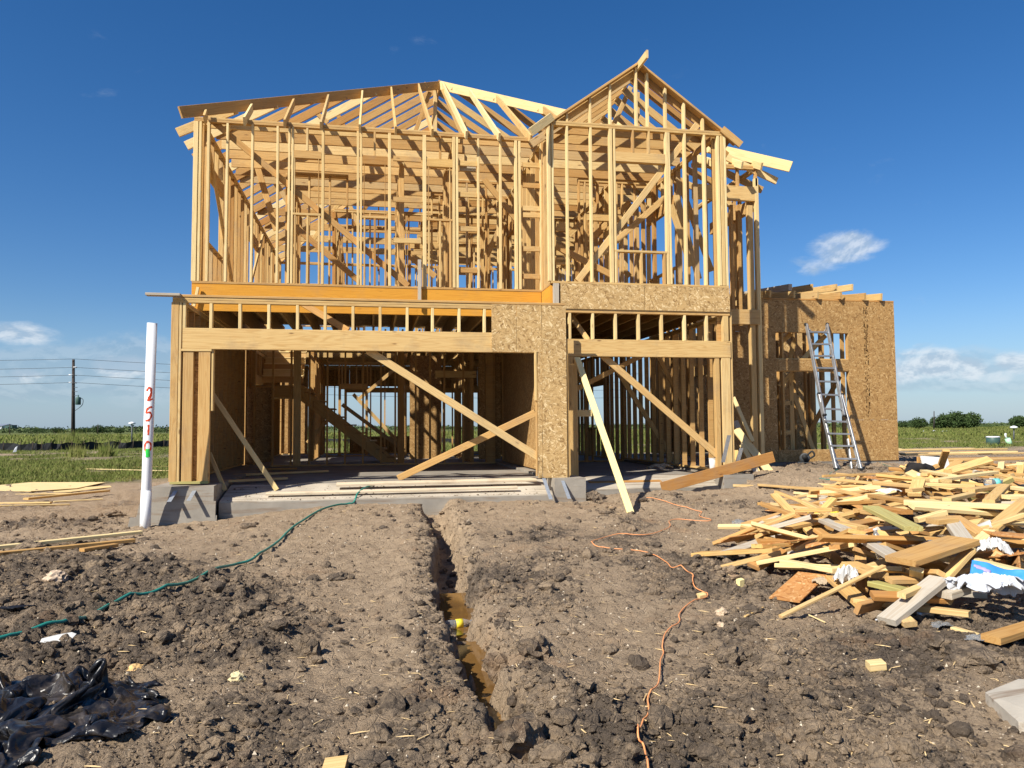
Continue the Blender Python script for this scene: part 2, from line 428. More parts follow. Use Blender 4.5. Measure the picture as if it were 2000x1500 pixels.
DUSTY = wood('dusty_board', [(0, (.60, .50, .36)), (1, (.68, .58, .42))], .3, .15, .6)
GALV = plain('galvanised_strap', (.42, .46, .50), .45, .5, .15, 30, .6)
PVC = plain('white_pvc', (.78, .79, .80), .35, .45, .03, 4)
RUBBER = plain('black_rubber', (.02, .02, .02), .7, .3)
BLACKP = plain('black_plastic_sheet', (.012, .012, .014), .36, .4, .3, 10, bump=.3)
WHITEP = plain('white_plastic_film', (.50, .52, .56), .4, .4, .06, 9)
PAPER = plain('white_paper', (.58, .57, .54), .8, .2, .05, 9)
KRAFT = plain('brown_paper', (.42, .33, .22), .85, .2, .15, 9)
BLUEP = plain('blue_wrapper', (.05, .26, .62), .35, .5, .12, 9)
YELLOWP = plain('yellow_label', (.85, .68, .05), .5, .4)
OPAINT = plain('orange_spray_paint', (.78, .09, .03), .6, .3)
GTAPE = plain('green_tape', (.05, .75, .10), .5, .4)
HOSE = plain('teal_hose', (.025, .22, .17), .4, .5)
CORD = plain('orange_cord', (.85, .34, .13), .5, .4, .15, 30)
STEELDK = plain('dark_metal', (.06, .065, .07), .5, .5)
POLE = plain('creosoted_pole', (.055, .045, .04), .9, .1, .3, 3)
DKCLOTH = plain('black_cloth', (.02, .018, .018), .9, .2, .3, 12)
REDCLOTH = plain('maroon_cloth', (.10, .012, .03), .9, .2, .3, 12)
SILT = plain('silt_fence_fabric', (.022, .024, .026), .85, .2, .3, 4)
LEAF = plain('tree_foliage', (.045, .075, .022), .8, .2, .45, .8)
LEAF2 = plain('scrub_foliage', (.085, .115, .045), .8, .2, .4, .5)
BARK = plain('bark', (.10, .075, .055), .9, .1)
TRANSF = plain('green_utility_box', (.05, .10, .085), .5, .4)
MINT = plain('pale_green_pipe', (.42, .70, .45), .5, .4)
m, t, b = newmat('clear_plastic', .12, .5); b.inputs['Base Color'].default_value = (.9, .94, .97, 1); b.inputs['Transmission Weight'].default_value = .85; b.inputs['IOR'].default_value = 1.2; CLEAR = m
m, t, b = newmat('muddy_water', .06, .5)
tc = t.node('ShaderNodeTexCoord').outputs['Object']
c = t.mix(t.mapr(t.noise(tc, 3.0, 3, .6), .35, .65), (.20, .105, .028), (.13, .07, .025))
t.l.new(c, b.inputs['Base Color']); b.inputs['IOR'].default_value = 1.33
bp = t.node('ShaderNodeBump'); bp.inputs['Strength'].default_value = .05; t.l.new(t.noise(tc, 25, 2, .5), bp.inputs['Height']); t.l.new(bp.outputs[0], b.inputs['Normal'])
MUD = m
m, t, b = newmat('black_plastic_film', .34, .45)
tc = t.node('ShaderNodeTexCoord').outputs['Object']
c = t.mix(t.mapr(t.noise(tc, 5, 5, .7), .52, .72, 0, .5), (.010, .010, .012), (.13, .10, .075))
t.l.new(c, b.inputs['Base Color'])
v = t.voro(t.vmath('ADD', tc, t.scale(t.noise(tc, 6, 2, .5), (.15, .15, .15))), 9.0, 'DISTANCE_TO_EDGE')
h = t.math('ADD', t.mapr(v.outputs['Distance'], 0, .25, 0, 1), t.math('MULTIPLY', t.noise(tc, 30, 3, .6), .25))
bp = t.node('ShaderNodeBump'); bp.inputs['Strength'].default_value = .55; bp.inputs['Distance'].default_value = .016
t.l.new(h, bp.inputs['Height']); t.l.new(bp.outputs[0], b.inputs['Normal']); FILM = m
m, t, b = newmat('muddied_pvc', .38, .45)
tc = t.node('ShaderNodeTexCoord').outputs['Object']; sp = t.node('ShaderNodeSeparateXYZ'); t.l.new(tc, sp.inputs[0])
mud = t.math('ADD', t.mapr(sp.outputs[2], -.05, .40, .30, -.06), t.math('MULTIPLY', t.math('SUBTRACT', t.noise(tc, 22, 5, .75), .5), .9))
c = t.mix(t.mapr(mud, .12, .30, 0, .85), (.76, .77, .78), (.33, .25, .17))
c = t.mix(t.mapr(t.noise(tc, 60, 3, .7), .62, .75, 0, .5), c, (.45, .43, .40))
t.l.new(c, b.inputs['Base Color']); PIPEM = m
# soil, with grass where the 'grass' attribute says the field is
def soil_mat(name, with_grass):
    m, t, b = newmat(name, .95, .12)
    geo = t.node('ShaderNodeNewGeometry').outputs['Position']
    tan0, tan1 = (.50, .375, .25), (.34, .25, .165)
    big = t.noise(geo, .9, 4, .6); mid = t.noise(geo, 5.0, 5, .65); fine = t.noise(geo, 38.0, 4, .7)
    c = t.mix(t.mapr(mid, .35, .65), tan1, tan0)
    if with_grass:
        at = t.node('ShaderNodeAttribute'); at.attribute_name = 'moist'
        moist = at.outputs['Fac']
    else:
        oi = t.node('ShaderNodeObjectInfo'); moist = t.mapr(t.noise(geo, 1.3, 2, .5), .35, .6, .3, .9)
    mm = t.math('ADD', t.math('MULTIPLY', moist, .95), t.math('MULTIPLY', t.math('SUBTRACT', mid, .5), 2.5))
    mm = t.math('ADD', mm, t.math('MULTIPLY', t.math('SUBTRACT', fine, .5), 1.6))
    c = t.mix(t.mapr(mm, .25, .85), c, (.122, .096, .074))
    red = t.noise(t.vmath('ADD', geo, (9, 4, 2)), 1.7, 4, .7)
    c = t.mix(t.mapr(red, .58, .72, 0, .38), c, (.40, .23, .12))
    sp = t.noise(geo, 75.0, 2, .6)
    c = t.mix(t.mapr(sp, .66, .74, 0, .8), c, (.52, .42, .30))
    c = t.mix(t.mapr(t.noise(geo, 120, 2, .5), .60, .75, 0, .5), c, (.06, .045, .035))
    c = t.mix(t.mapr(big, .3, .7, 0.0, .25), c, (.33, .245, .165))
    if with_grass:
        ag = t.node('ShaderNodeAttribute'); ag.attribute_name = 'grass'
        gn = t.noise(geo, .35, 5, .7); gf = t.noise(geo, 3.0, 4, .7)
        gcol = t.mix(t.mapr(gn, .35, .65), (.085, .115, .030), (.165, .165, .060))
        gcol = t.mix(t.mapr(gf, .4, .7, 0, .5), gcol, (.05, .075, .02))
        c = t.mix(ag.outputs['Fac'], c, gcol)
    t.l.new(c, b.inputs['Base Color'])
    v = t.voro(t.vmath('ADD', geo, t.scale(t.noise(geo, 9, 2, .5), (.12, .12, .12))), 9.0, 'DISTANCE_TO_EDGE')
    crack = t.mapr(v.outputs['Distance'], 0.0, .05, 0, 1)
    h = t.math('ADD', t.math('MULTIPLY', t.noise(geo, 60, 6, .75), 1.0), t.math('MULTIPLY', crack, .35))
    bp = t.node('ShaderNodeBump'); bp.inputs['Strength'].default_value = 1.0; bp.inputs['Distance'].default_value = .034
    t.l.new(h, bp.inputs['Height']); t.l.new(bp.outputs[0], b.inputs['Normal'])
    return m
SOIL = soil_mat('soil', True); CLOD = soil_mat('soil_clods', False)
def grassmat():
    m, t, b = newmat('grass_blades', .8, .15)
    geo = t.node('ShaderNodeNewGeometry').outputs['Position']
    c = t.mix(t.mapr(t.noise(geo, .6, 4, .7), .35, .65), (.085, .125, .022), (.18, .195, .05))
    c = t.mix(t.mapr(t.noise(geo, 3, 3, .7), .48, .70, 0, .7), c, (.27, .22, .10))
    t.l.new(c, b.inputs['Base Color']); return m
GRASS = grassmat()
# ================================================================== GROUND
def build_ground():
    u = [-0.66]
    while u[-1] < 1.06: u.append(u[-1]+0.0031)
    a = u[0]; st = .0031; left = []
    while a > -40: st *= 1.22; a -= st; left.append(a)
    a = u[-1]; st = .0031; rgt = []
    while a < 40: st *= 1.22; a += st; rgt.append(a)
    u = np.array(left[::-1]+u+rgt)
    ys = [2.0]
    while ys[-1] < 15: ys.append(ys[-1]*1.0046)
    while ys[-1] < 4200: ys.append(ys[-1]*1.03)
    b = []; st = .02; a = 2.0
    while a > -400: st *= 1.15; a -= st; b.append(a)
    ys = np.array(b[::-1]+ys)
    s = np.where(ys > 2, ys, 2+(2-ys)*.5)
    X = u[None, :]*s[:, None]; Y = np.repeat(ys[:, None], len(u), 1)
    Z = ground_np(X.ravel(), Y.ravel()).reshape(X.shape)
    nr, nc = X.shape
    co = np.stack([X, Y, Z], -1).reshape(-1, 3).astype(np.float32)
    i = np.arange(nr*nc).reshape(nr, nc)
    q = np.stack([i[:-1, :-1], i[:-1, 1:], i[1:, 1:], i[1:, :-1]], -1).reshape(-1, 4)
    me = bpy.data.meshes.new('ground')
    me.vertices.add(nr*nc); me.vertices.foreach_set('co', co.ravel())
    me.loops.add(q.size); me.loops.foreach_set('vertex_index', q.ravel().astype(np.int32))
    me.polygons.add(len(q)); me.polygons.foreach_set('loop_start', np.arange(0, q.size, 4, dtype=np.int32))
    me.polygons.foreach_set('use_smooth', np.ones(len(q), bool))
    me.update()
    x = X.ravel(); y = Y.ravel()
    g = me.attributes.new('grass', 'FLOAT', 'POINT'); g.data.foreach_set('value', grass_np(x, y).astype(np.float32))
    mo = me.attributes.new('moist', 'FLOAT', 'POINT'); mo.data.foreach_set('value', moist_np(x, y).astype(np.float32))
    me.materials.append(SOIL)
    o = new_obj('ground', me); tag(o, kind='structure')
def grass_np(x, y):
    n = fbm(x, y, 5, 4, 51)
    n2 = fbm(x, y, 1.2, 3, 52)
    lf = sstep(y + 9*n + 3*n2, 17.5, 22)*sstep(-x, 1, 3.5)
    rf = sstep(y + 8*n + 3*n2, 33, 40)
    g = np.maximum(lf, rf)
    strip = np.exp(-((y-47-3*n)/2.6)**2)*sstep(n2, -.15, .2)*sstep(70-y, 0, 5)
    bare = sstep(n+.8*n2, .16, .42)*(1-sstep(y, 55, 75))
    return np.clip(g - .9*strip - .75*bare, 0, 1)
def moist_np(x, y):
    m = clodmask(x, y)
    v = .12+.74*m + .42*fbm(x, y, .8, 3, 61)
    v = v - .30*sstep(y, 8.5, 11.5)
    if TRENCH:
        d, par, side, L = seg_d(x, y, TRENCH)
        v = v - .30*np.exp(-((d-.45)/.3)**2)*(side > 0)*sstep(y, 4, 6)
    return np.clip(v, 0, 1)
build_ground()

def tri_cloud(name, base_list, pos, rot, scl, mat, kind='stuff', smooth=True, label=None, mats=None):
    """join many small copies of the base shapes into ONE mesh"""
    V = []; Fq = []; acc = 0; n = len(pos)
    which = RNG.integers(0, len(base_list), n)
    allv = []; allf = []
    for b, (bv, bf) in enumerate(base_list):
        idx = np.where(which == b)[0]
        if len(idx) == 0: continue
        v = bv[None]*scl[idx][:, None, :]
        c, s_ = np.cos(rot[idx, 2]), np.sin(rot[idx, 2])
        x = v[..., 0]*c[:, None]-v[..., 1]*s_[:, None]; y = v[..., 0]*s_[:, None]+v[..., 1]*c[:, None]
        c, s_ = np.cos(rot[idx, 0]), np.sin(rot[idx, 0])
        z = v[..., 2]*c[:, None]+y*s_[:, None]; y = y*c[:, None]-v[..., 2]*s_[:, None]
        vv = np.stack([x, y, z], -1)+pos[idx][:, None, :]
        f = bf[None]+(np.arange(len(idx))*len(bv))[:, None, None]+acc
        acc += len(idx)*len(bv); allv.append(vv.reshape(-1, 3)); allf.append(f.reshape(-1, 3))
    v = np.concatenate(allv); f = np.concatenate(allf)
    me = bpy.data.meshes.new(name); me.vertices.add(len(v)); me.vertices.foreach_set('co', v.astype(np.float32).ravel())
    me.loops.add(f.size); me.loops.foreach_set('vertex_index', f.astype(np.int32).ravel())
    me.polygons.add(len(f)); me.polygons.foreach_set('loop_start', np.arange(0, f.size, 3, dtype=np.int32))
    me.polygons.foreach_set('use_smooth', np.full(len(f), smooth)); me.update(); me.materials.append(mat)
    o = new_obj(name, me); tag(o, kind=kind); return o
def rock(sub, seed, rough=.35):
    bm = bmesh.new(); bmesh.ops.create_icosphere(bm, subdivisions=sub, radius=1)
    r = np.random.default_rng(seed)
    v = np.array([x.co[:] for x in bm.verts]); f = np.array([[a.index for a in x.verts] for x in bm.faces]); bm.free()
    k = r.normal(size=(5, 3)); ph = r.random(5)*6
    d = sum(np.sin(v@k[i]*2.2+ph[i]) for i in range(5))/5
    v = v*(1+rough*d[:, None]+r.normal(size=(len(v), 1))*.09)
    return v, f

# ================================================================== HOUSE
HOUSE = empty('timber_frame_house', (1.5, 12.5, 0.3), 'two storey timber house frame under construction with open studs, rafters and two garage openings', 'house')
_cnt = {}; OVER = {}
def hb(name, p0, p1, w, t, wd, mat=PINE, jit=0.0, cap=290):
    _cnt[name] = _cnt.get(name, 0)+1
    if _cnt[name] > cap:
        OVER.setdefault((name, mat.name), []).append((Vector(p0), Vector(p1), w, t, Vector(wd))); return None
    return board(name, p0, p1, w, t, wd, mat, HOUSE, jit)
def stud(X, Yf, zb, zt, t=.038, w=.089, mat=PINE, jit=.18, name='stud'):
    return hb(name, (X, Yf+w/2, zb), (X, Yf+w/2, zt), w, t, (0, 1, 0), mat, jit)
def hstud(X, Yc, zb, zt, t=.038, w=.089, mat=PINE, name='stud'):      # stud of a wall that runs in depth
    return hb(name, (X, Yc, zb), (X, Yc, zt), w, t, (1, 0, 0), mat, .18)
def XP(px, py, Y): return onY(px, py, Y).x
def ZP(px, py, Y): return onY(px, py, Y).z
def plates(p0, p1, z, n=1, name='plate', w=.089, mat=PINE):
    for i in range(n):
        zc = z+.019+.040*i
        hb(name, (p0[0], p0[1], zc), (p1[0], p1[1], zc), w, .038, (p1[1]-p0[1], -(p1[0]-p0[0]), 0), mat)
YA, YB, YC, YW, YP = 11.85, 12.46, 13.20, 14.34, 13.65
XL, XR = -2.88, 6.04
ZG, ZC, ZS = .53, .59, .55
ZA1 = 3.315                       # top of the garage plates
ZJ0, ZJ1 = 3.34, 3.765            # floor depth
ZU0, ZU1 = 3.80, 6.41             # upper studs

# --- foundation
def poly_prism(name, xs_prof, prof, mat):      # profile in (y, z) swept along x
    n = len(prof); v = [(xs_prof[0], y, z) for y, z in prof]+[(xs_prof[1], y, z) for y, z in prof]
    f = [tuple(range(n)), tuple(range(2*n-1, n-1, -1))]+[(i, i+n, (i+1) % n+n, (i+1) % n) for i in range(n)]
    off = HOUSE.location
    v = [(a-off.x, b-off.y, c-off.z) for a, b, c in v]
    return new_obj(name, mesh_from(v, f, name, mat=mat), HOUSE)
poly_prism('garage_slab', (-2.18, 2.82), [(11.80, -.2), (11.80, .335), (12.75, .50), (12.75, -.2)], CONC)
poly_prism('garage_slab', (-2.18, 2.82), [(12.751, -.2), (12.751, .50), (13.6, ZG), (17.86, ZG), (17.86, -.2)], CONC_SHADE)
poly_prism('garage_slab', (3.22, 6.05), [(12.30, -.2), (12.30, .36), (13.2, .50), (13.2, -.2)], CONC)
poly_prism('garage_slab', (3.22, 6.05), [(13.201, -.2), (13.201, .50), (14.0, ZG), (17.86, ZG), (17.86, -.2)], CONC_SHADE)
poly_prism('house_slab', (-2.95, 7.4), [(17.87, -.2), (17.87, ZS), (25.2, ZS), (25.2, -.2)], CONC_SHADE)
poly_prism('house_slab', (7.402, 10.85), [(14.30, -.2), (14.30, .62), (20.2, .62), (20.2, -.2)], CONCG)
poly_prism('house_slab', (6.06, 7.398), [(14.05, -.2), (14.05, .60), (17.85, .60), (17.85, -.2)], CONCG)
def curb(x0, x1, y0, y1, z1, slope_l=0.0):
    off = HOUSE.location
    v = [(x0-slope_l, y0-.06*(slope_l > 0), -.2), (x1, y0-.06*(slope_l > 0), -.2), (x1, y1, -.2), (x0-slope_l, y1, -.2), (x0, y0, z1), (x1, y0, z1), (x1, y1, z1), (x0, y1, z1)]
    f = [(3, 2, 1, 0), (4, 5, 6, 7), (0, 1, 5, 4), (1, 2, 6, 5), (2, 3, 7, 6), (3, 0, 4, 7)]
    return new_obj('curb', mesh_from([(a-off.x, b-off.y, c-off.z) for a, b, c in v], f, 'curb', mat=CONCG), HOUSE)
curb(-3.06, -2.22, 11.62, 17.87, .575, .30)
curb(-2.18, 2.82, 11.775, 11.797, .318)
curb(3.30, 6.05, 12.275, 12.297, .345)
curb(2.78, 3.28, 11.66, 12.30, .585)
curb(XP(1405, 930, 12.3), XP(1462, 930, 12.3), 12.12, 12.46, ZP(1430, 926, 12.3))
curb(2.83, 3.21, 12.302, 17.86, .575)
curb(5.98, 6.055, 12.47, 17.86, .575)
# cast layers standing slightly proud of the curb
curb(-3.20, -2.19, 11.600, 11.614, .36, .10)
curb(-3.32, -2.17, 11.585, 11.597, .16, .06)
curb(-2.165, 2.80, 11.760, 11.772, .155)

# --- A: left garage front wall (nearest)
zh0, zh1 = 2.555, 2.865           # header
xa0 = XP(356, 661, YA); xa1 = XP(962, 668, YA)
hb('header', (xa0, YA+.045, (zh0+zh1)/2), (XP(1050, 668, YA), YA+.045, (zh0+zh1)/2), zh1-zh0, .09, (0, 0, 1), BEAM)
# left return of the garage front: the visible post of boards
xe = XP(334.5, 760, YA)
for pxc, t, y_off, mt in ((339.5, .105, -.003, PINE), (350.2, .035, -.001, PINE)):
    stud(XP(pxc, 760, YA), YA+y_off, ZC+.04, ZA1-.08, t, .089, mt, 0, 'corner_post')
stud(XP(365.5, 815, YA), YA+.012, ZC+.04, zh0-.035, .145, .07, PINE, 0, 'corner_post')
stud(XP(381, 815, YA), YA+.085, ZC+.04, zh0-.035, .075, .012, OSB_D, 0, 'corner_post')
stud(XP(397.5, 815, YA), YA+.008, ZC+.04, zh0-.035, .165, .075, PINE, 0, 'corner_post')
hb('plate', (XP(354, 683, YA), YA+.045, zh0-.017), (XP(413, 683, YA), YA+.045, zh0-.017), .095, .034, (0, 1, 0), PALE)
hb('plate', (XP(331, 947, YA), YA+.045, ZC+.019), (XP(407, 947, YA), YA+.045, ZC+.019), .10, .038, (0, 1, 0), TREAT)
stud(XP(414, 740, YA), YA+.02, 1.65, zh0-.002, .03, .10, PALE, 0, 'corner_post')
# double top plate + the board end that sails past the corner
plates((XP(337, 585, YA), YA+.045), (XP(960, 598, YA), YA+.045), ZA1-.08, 2)
hb('plate', (XP(285, 575, YA-.05), YA-.02, ZA1+.024), (XP(352, 577, YA-.05), YA-.02, ZA1+.024), .14, .036, (0, 1, 0), WEATH)
hb('plate', (XP(352, 577, YA), YA+.04, ZA1+.021), (XP(1103, 592, YA), YA+.04, ZA1+.021), .10, .036, (0, 1, 0), PINE)
for px in (360, 412, 468.5, 525, 581, 635, 689.5, 742.5, 795.5, 845, 897, 946.5):
    stud(XP(px, 615, YA), YA, zh1, ZA1-.082, .042, .089, PALE)
# OSB wrapped column between the two doors
def panel_y(name, px0, px1, py0, py1, Y, th=.012, mat=OSB_L, ref=None, proud=True):
    ref = ref or ((px0+px1)/2, (py0+py1)/2)
    x0 = XP(px0, ref[1], Y); x1 = XP(px1, ref[1], Y); z1 = ZP(ref[0], py0, Y); z0 = ZP(ref[0], py1, Y)
    return panel(name, x0, x1, z0, z1, Y, th, mat)
def panel(name, x0, x1, z0, z1, Y, th=.012, mat=OSB_L):
    o = new_obj(name, box_mesh((-(x1-x0)/2+.0015, -(z1-z0)/2+.0015, -th/2), ((x1-x0)/2-.0015, (z1-z0)/2-.0015, th/2), mat, name), HOUSE)
    c = Vector(((x0+x1)/2, Y, (z0+z1)/2))-HOUSE.location
    o.matrix_local = Matrix.Translation(c) @ Matrix.Rotation(R_(90), 4, 'X'); return o
YO = YA-.010
xc0, xc1, xc2, xc3 = XP(960, 640, YO), XP(1008.5, 640, YO), XP(1057.5, 640, YO), XP(1106, 700, YO)
panel('sheathing_panel', xc0, xc1, zh0+.004, ZA1-.003, YO)
panel('sheathing_panel', xc1+.002, xc2, zh0+.002, ZA1-.003, YO)
panel('sheathing_panel', xc2+.004, xc3, ZP(1085, 933, YO), ZA1-.003, YO)
panel('sheathing_panel', XP(1050.5, 800, YO), xc2-.002, ZP(1085, 933, YO), zh0-.002, YO)
stud(XP(1046, 760, YA), YA-.03, ZP(1046, 782, YA), zh0+.02, .035, .05, PALE, 0, 'door_jamb')
stud(XP(1049, 860, YA), YA-.005, ZP(1049, 930, YA), ZP(1046, 784, YA), .02, .08, PINE, 0, 'door_jamb')
# side of the column towards the right garage
for k in range(3): hstud(xc3-.05, YA+.10+.2*k, ZC, ZA1-.08)
for k, xx in enumerate((2.75, 2.9, 3.05)): stud(xx, YA+.005, ZC, zh0-.01, .038, .089)
hb('plate', (2.70, YA+.05, ZC+.008), (xc3, YA+.05, ZC+.008), .09, .036, (0, 1, 0), TREAT)

# --- B: right garage front wall, two feet further back
zb0, zb1 = ZP(1260, 697, YB), ZP(1260, 664, YB)
xb0 = XP(1104, 700, YB); xb1 = XP(1427, 680, YB)
hb('header', (xb0, YB+.045, (zb0+zb1)/2), (xb1, YB+.045, (zb0+zb1)/2), zb1-zb0, .09, (0, 0, 1), BEAM)
zbt = ZP(1260, 604, YB)
plates((xb0, YB+.045), (xb1, YB+.045), zbt-.082, 2)
for px in (1113.5, 1158.5, 1203, 1248, 1293, 1338, 1381): stud(XP(px, 635, YB), YB, zb1, zbt-.084, .042, .089, PALE)
stud(XP(1417.5, 635, YB), YB-.002, zb1, zbt-.084, .10, .089, name='corner_post')
stud(XP(1120, 810, YB), YB+.01, ZC-.1, zb0-.002, .16, .089, name='corner_post')
stud(XP(1403.5, 800, YB), YB+.012, ZC-.12, zb0-.002, .085, .089, name='corner_post')
stud(XP(1420.5, 800, YB), YB+.004, ZC-.12, zb0-.002, .16, .089, name='corner_post')
stud(XP(1431, 740, YB), YB+.02, ZC-.10, zbt, .035, .14, name='corner_post')
# rim of the upper floor over the right garage: strand board and a brown end block
zo0, zo1 = ZP(1260, 607, YB)+.0, ZP(1260, 558, YB)
panel('sheathing_panel', XP(1094.5, 580, YB), XP(1258, 580, YB), zo0+.006, zo1, YB-.012, .014, OSB_L)
panel('sheathing_panel', XP(1258.5, 580, YB), XP(1424.5, 580, YB), zo0+.006, zo1, YB-.012, .014, OSB_L)
stud(XP(1086.5, 580, YB), YB-.002, zo0+.006, zo1, .10, .05, WEATH, 0, 'rim_block')
plates((XP(1076, 553, YB), YB+.045), (XP(1424, 556, YB), YB+.045), zo1+.001, 1, 'sole_plate')
# --- amber rim beam under the left upper wall
xcl, xcr = XP(374, 560, YC), XP(1057, 575, YC)
zr1 = ZP(700, 560, YC)-.012; zr0 = ZP(700, 606, YC)-.06
hb('rim_beam', (xcl, YC+.03, (zr0+zr1)/2), (XP(815, 580, YC), YC+.03, (zr0+zr1)/2), zr1-zr0, .045, (0, 0, 1), ORANGE)
hb('rim_beam', (XP(815, 580, YC)+.002, YC+.03, (zr0+zr1)/2), (xcr, YC+.03, (zr0+zr1)/2), zr1-zr0, .045, (0, 0, 1), ORANGE)
hb('rim_beam', (xcr+.03, YB+.06, (zr0+zr1)/2), (xcr+.03, YC-.0, (zr0+zr1)/2), zr1-zr0, .045, (0, 0, 1), ORANGE)
plates((xcl, YC+.045), (xcr+.04, YC+.045), zr1+.002, 1, 'sole_plate')
hb('sole_plate', (xcr+.05, YB+.09, zr1+.021), (xcr+.05, YC, zr1+.021), .089, .038, (1, 0, 0), PINE)
ZU0 = zr1+.042
ZT = (ZP(700, 246, YC)+ZP(500, 235, YC))/2           # top of the upper plates
ZU1 = ZT-.08
print('levels', ZU0, ZU1, ZT, 'D plate', ZP(1250, 246, YB), 'sole', zo1, 'rim', zr0, zr1, 'hdr', zb0, zb1, 'opening', xa0)

# --- C: left upper front wall
plates((xcl, YC+.045), (xcr+.05, YC+.045), ZU1, 2)
def zf(px, py): return ZP(px, py, YC)
for px, rf, t in ((379.5, 435, .075), (388.5, 435, .040), (404.5, 435, .045), (441.5, 435, .038), (491, 435, .038), (541, 435, .038), (563.5, 435, .036), (570, 435, .036),
                  (630, 435, .045), (699, 435, .042), (705, 435, .036), (761, 435, .050), (829.5, 460, .060), (887, 460, .05), (893.5, 460, .04), (935, 460, .038), (978.5, 460, .038),
                  (1009, 460, .05), (1016, 460, .045), (1058, 460, .04), (1065, 460, .05)):
    stud(XP(px, rf, YC), YC, ZU0, ZU1, t, .089, PALE)
for (x0, x1, h0, h1, s, cr) in ((572, 627, 294, 309, 416, (600,)), (708, 757, 304, 321, 422, (732,)), (834, 884, 310, 326, 427, (860,))):
    a, b = XP(x0, 350, YC), XP(x1, 350, YC); zt_, zb_ = zf((x0+x1)/2, h0), zf((x0+x1)/2, h1); zs = zf((x0+x1)/2, s)
    hb('window_header', (a, YC+.045, (zt_+zb_)/2), (b, YC+.045, (zt_+zb_)/2), zt_-zb_, .085, (0, 0, 1), SCRAP if x0 > 800 else PINE)
    hb('window_sill', (a, YC+.045, zs-.019), (b, YC+.045, zs-.019), .089, .038, (0, 1, 0), PINE)
    for px in (x0+4, x1-4):
        stud(XP(px, 450, YC), YC+.002, ZU0, zs-.04, .03, .085); stud(XP(px-1, 370, YC), YC+.003, zs, zb_, .012, .085)
    for px in cr:
        stud(XP(px, 500, YC), YC, ZU0, zs-.04, .036); stud(XP(px, 280, YC), YC, zt_, ZU1, .036)
def block(px0, px1, py, Y=YC, h=.089, mat=PINE):
    z = ZP((px0+px1)/2, py, Y)
    hb('blocking', (XP(px0, py, Y), Y+.05, z), (XP(px1, py, Y), Y+.05, z), h, .036, (0, 0, 1), mat)
for py in (309, 389, 469): block(768, 823, py)
for py in (318, 379, 446, 527): block(898, 932, py)
for py in (321, 361, 406, 419, 485, 539): block(1022, 1055, py)
for py, m_ in ((321, WEATH),): block(898, 930, py+6, YC+.1, .1, m_)
# let-in braces
def brace(px0, py0, Y0, px1, py1, Y1, w=.089, t=.036, mat=PINE, name='brace', wd=None):
    a = onY(px0, py0, Y0); b = onY(px1, py1, Y1)
    return hb(name, a, b, w, t, wd or ((b-a).cross(Vector((0, 1, 0)))), mat)
brace(414, 235, YC+.11, 797, 558, YC+.11, .10)
brace(575, 442, 15.2, 700, 548, 15.2, .11)
brace(1128, 549, YB+.11, 1362, 243, YB+.11, .11)
# loose upright batten and short block in front of the amber rim
brace(819.5, 507, YC-.06, 819.5, 600, YC-.06, .06, .036, WEATH, 'batten', (1, 0, 0))
brace(387, 561, YC-.05, 379, 598, YC-.05, .045, .036, PALE, 'batten')

# --- D: upper right front wall + gable
ZTD = ZP(1250, 246, YB)+.0; ZD1 = ZTD-.08; ZD0 = zo1+.04
xd0, xd1 = XP(1076, 244, YB), XP(1416, 256, YB)
plates((xd0, YB+.045), (xd1, YB+.045), ZD1, 2)
for px, t in ((1073, .055), (1080, .035), (1108.5, .038), (1155, .038), (1194, .055), (1201, .036), (1303, .05), (1308, .036), (1339, .040), (1377, .040), (1404, .045), (1411, .06), (1417, .04)):
    stud(XP(px, 350, YB), YB, ZD0, ZD1, t, .089, PALE)
zt_, zb_, zs = ZP(1250, 298, YB), ZP(1250, 317, YB), ZP(1250, 489, YB)
a, b = XP(1199, 350, YB), XP(1302, 350, YB)
hb('window_header', (a, YB+.045, (zt_+zb_)/2), (b, YB+.045, (zt_+zb_)/2), zt_-zb_, .085, (0, 0, 1), SCRAP)
hb('window_sill', (a, YB+.045, zs-.019), (b, YB+.045, zs-.019), .089, .038, (0, 1, 0), PINE)
for px in (1237, 1268): stud(XP(px, 280, YB), YB, zt_, ZD1, .036)
for px in (1206, 1254, 1299): stud(XP(px, 520, YB), YB+.002, ZD0, zs-.04, .036)
# gable
xg = (xd0+xd1)/2; PG = .665; zpk = ZTD + PG*(xd1-xd0)/2
print('gable peak', zpk, 'meas', ZP(1248, 120, YB), 'xg', xg, XP(1248, 120, YB))
zpk = ZP(1248, 121, YB)+.0; PG = (zpk-ZTD)/((xd1-xd0)/2)
for px in (1108.5, 1154, 1193.5, 1245, 1267, 1302, 1338, 1374.5):
    X = XP(px, 225, YB); zz = zpk-PG*abs(X-xg)-.15
    if zz > ZTD+.03: stud(X, YB+.03, ZTD, zz+.10, .040, .089, PALE)
def grafter(Yr, side, x_in, x_out, w=.14, mat=PINE):
    """gable rafter from the ridge down to x_out"""
    def z(x): return zpk-PG*abs(x-xg)-w/2/math.cos(math.atan(PG))
    return hb('rafter', (x_in, Yr, z(x_in)), (x_out, Yr, z(x_out)), w, .038, (PG*side, 0, 1), mat)
xt0, xt1 = XP(1037, 250, YB-.3), XP(1440, 275, YB)
for sd, xe_ in ((-1, xd0-.10), (1, xt1)):
    hb('rake_board', (xg+.005*sd, YB+.06, zpk-.02), (xe_, YB+.06, zpk-.02-PG*abs(xe_-xg)), .16, .038, (0, 1, 0), PINE)
grafter(YB+.18, -1, xg-.02, xd0-.04, .14, PINE); grafter(YB+.18, 1, xg+.02, xt1-.1, .14, PINE)
PM = .645
def zmain(y): return ZT+PM*(y-YC)
k = 1
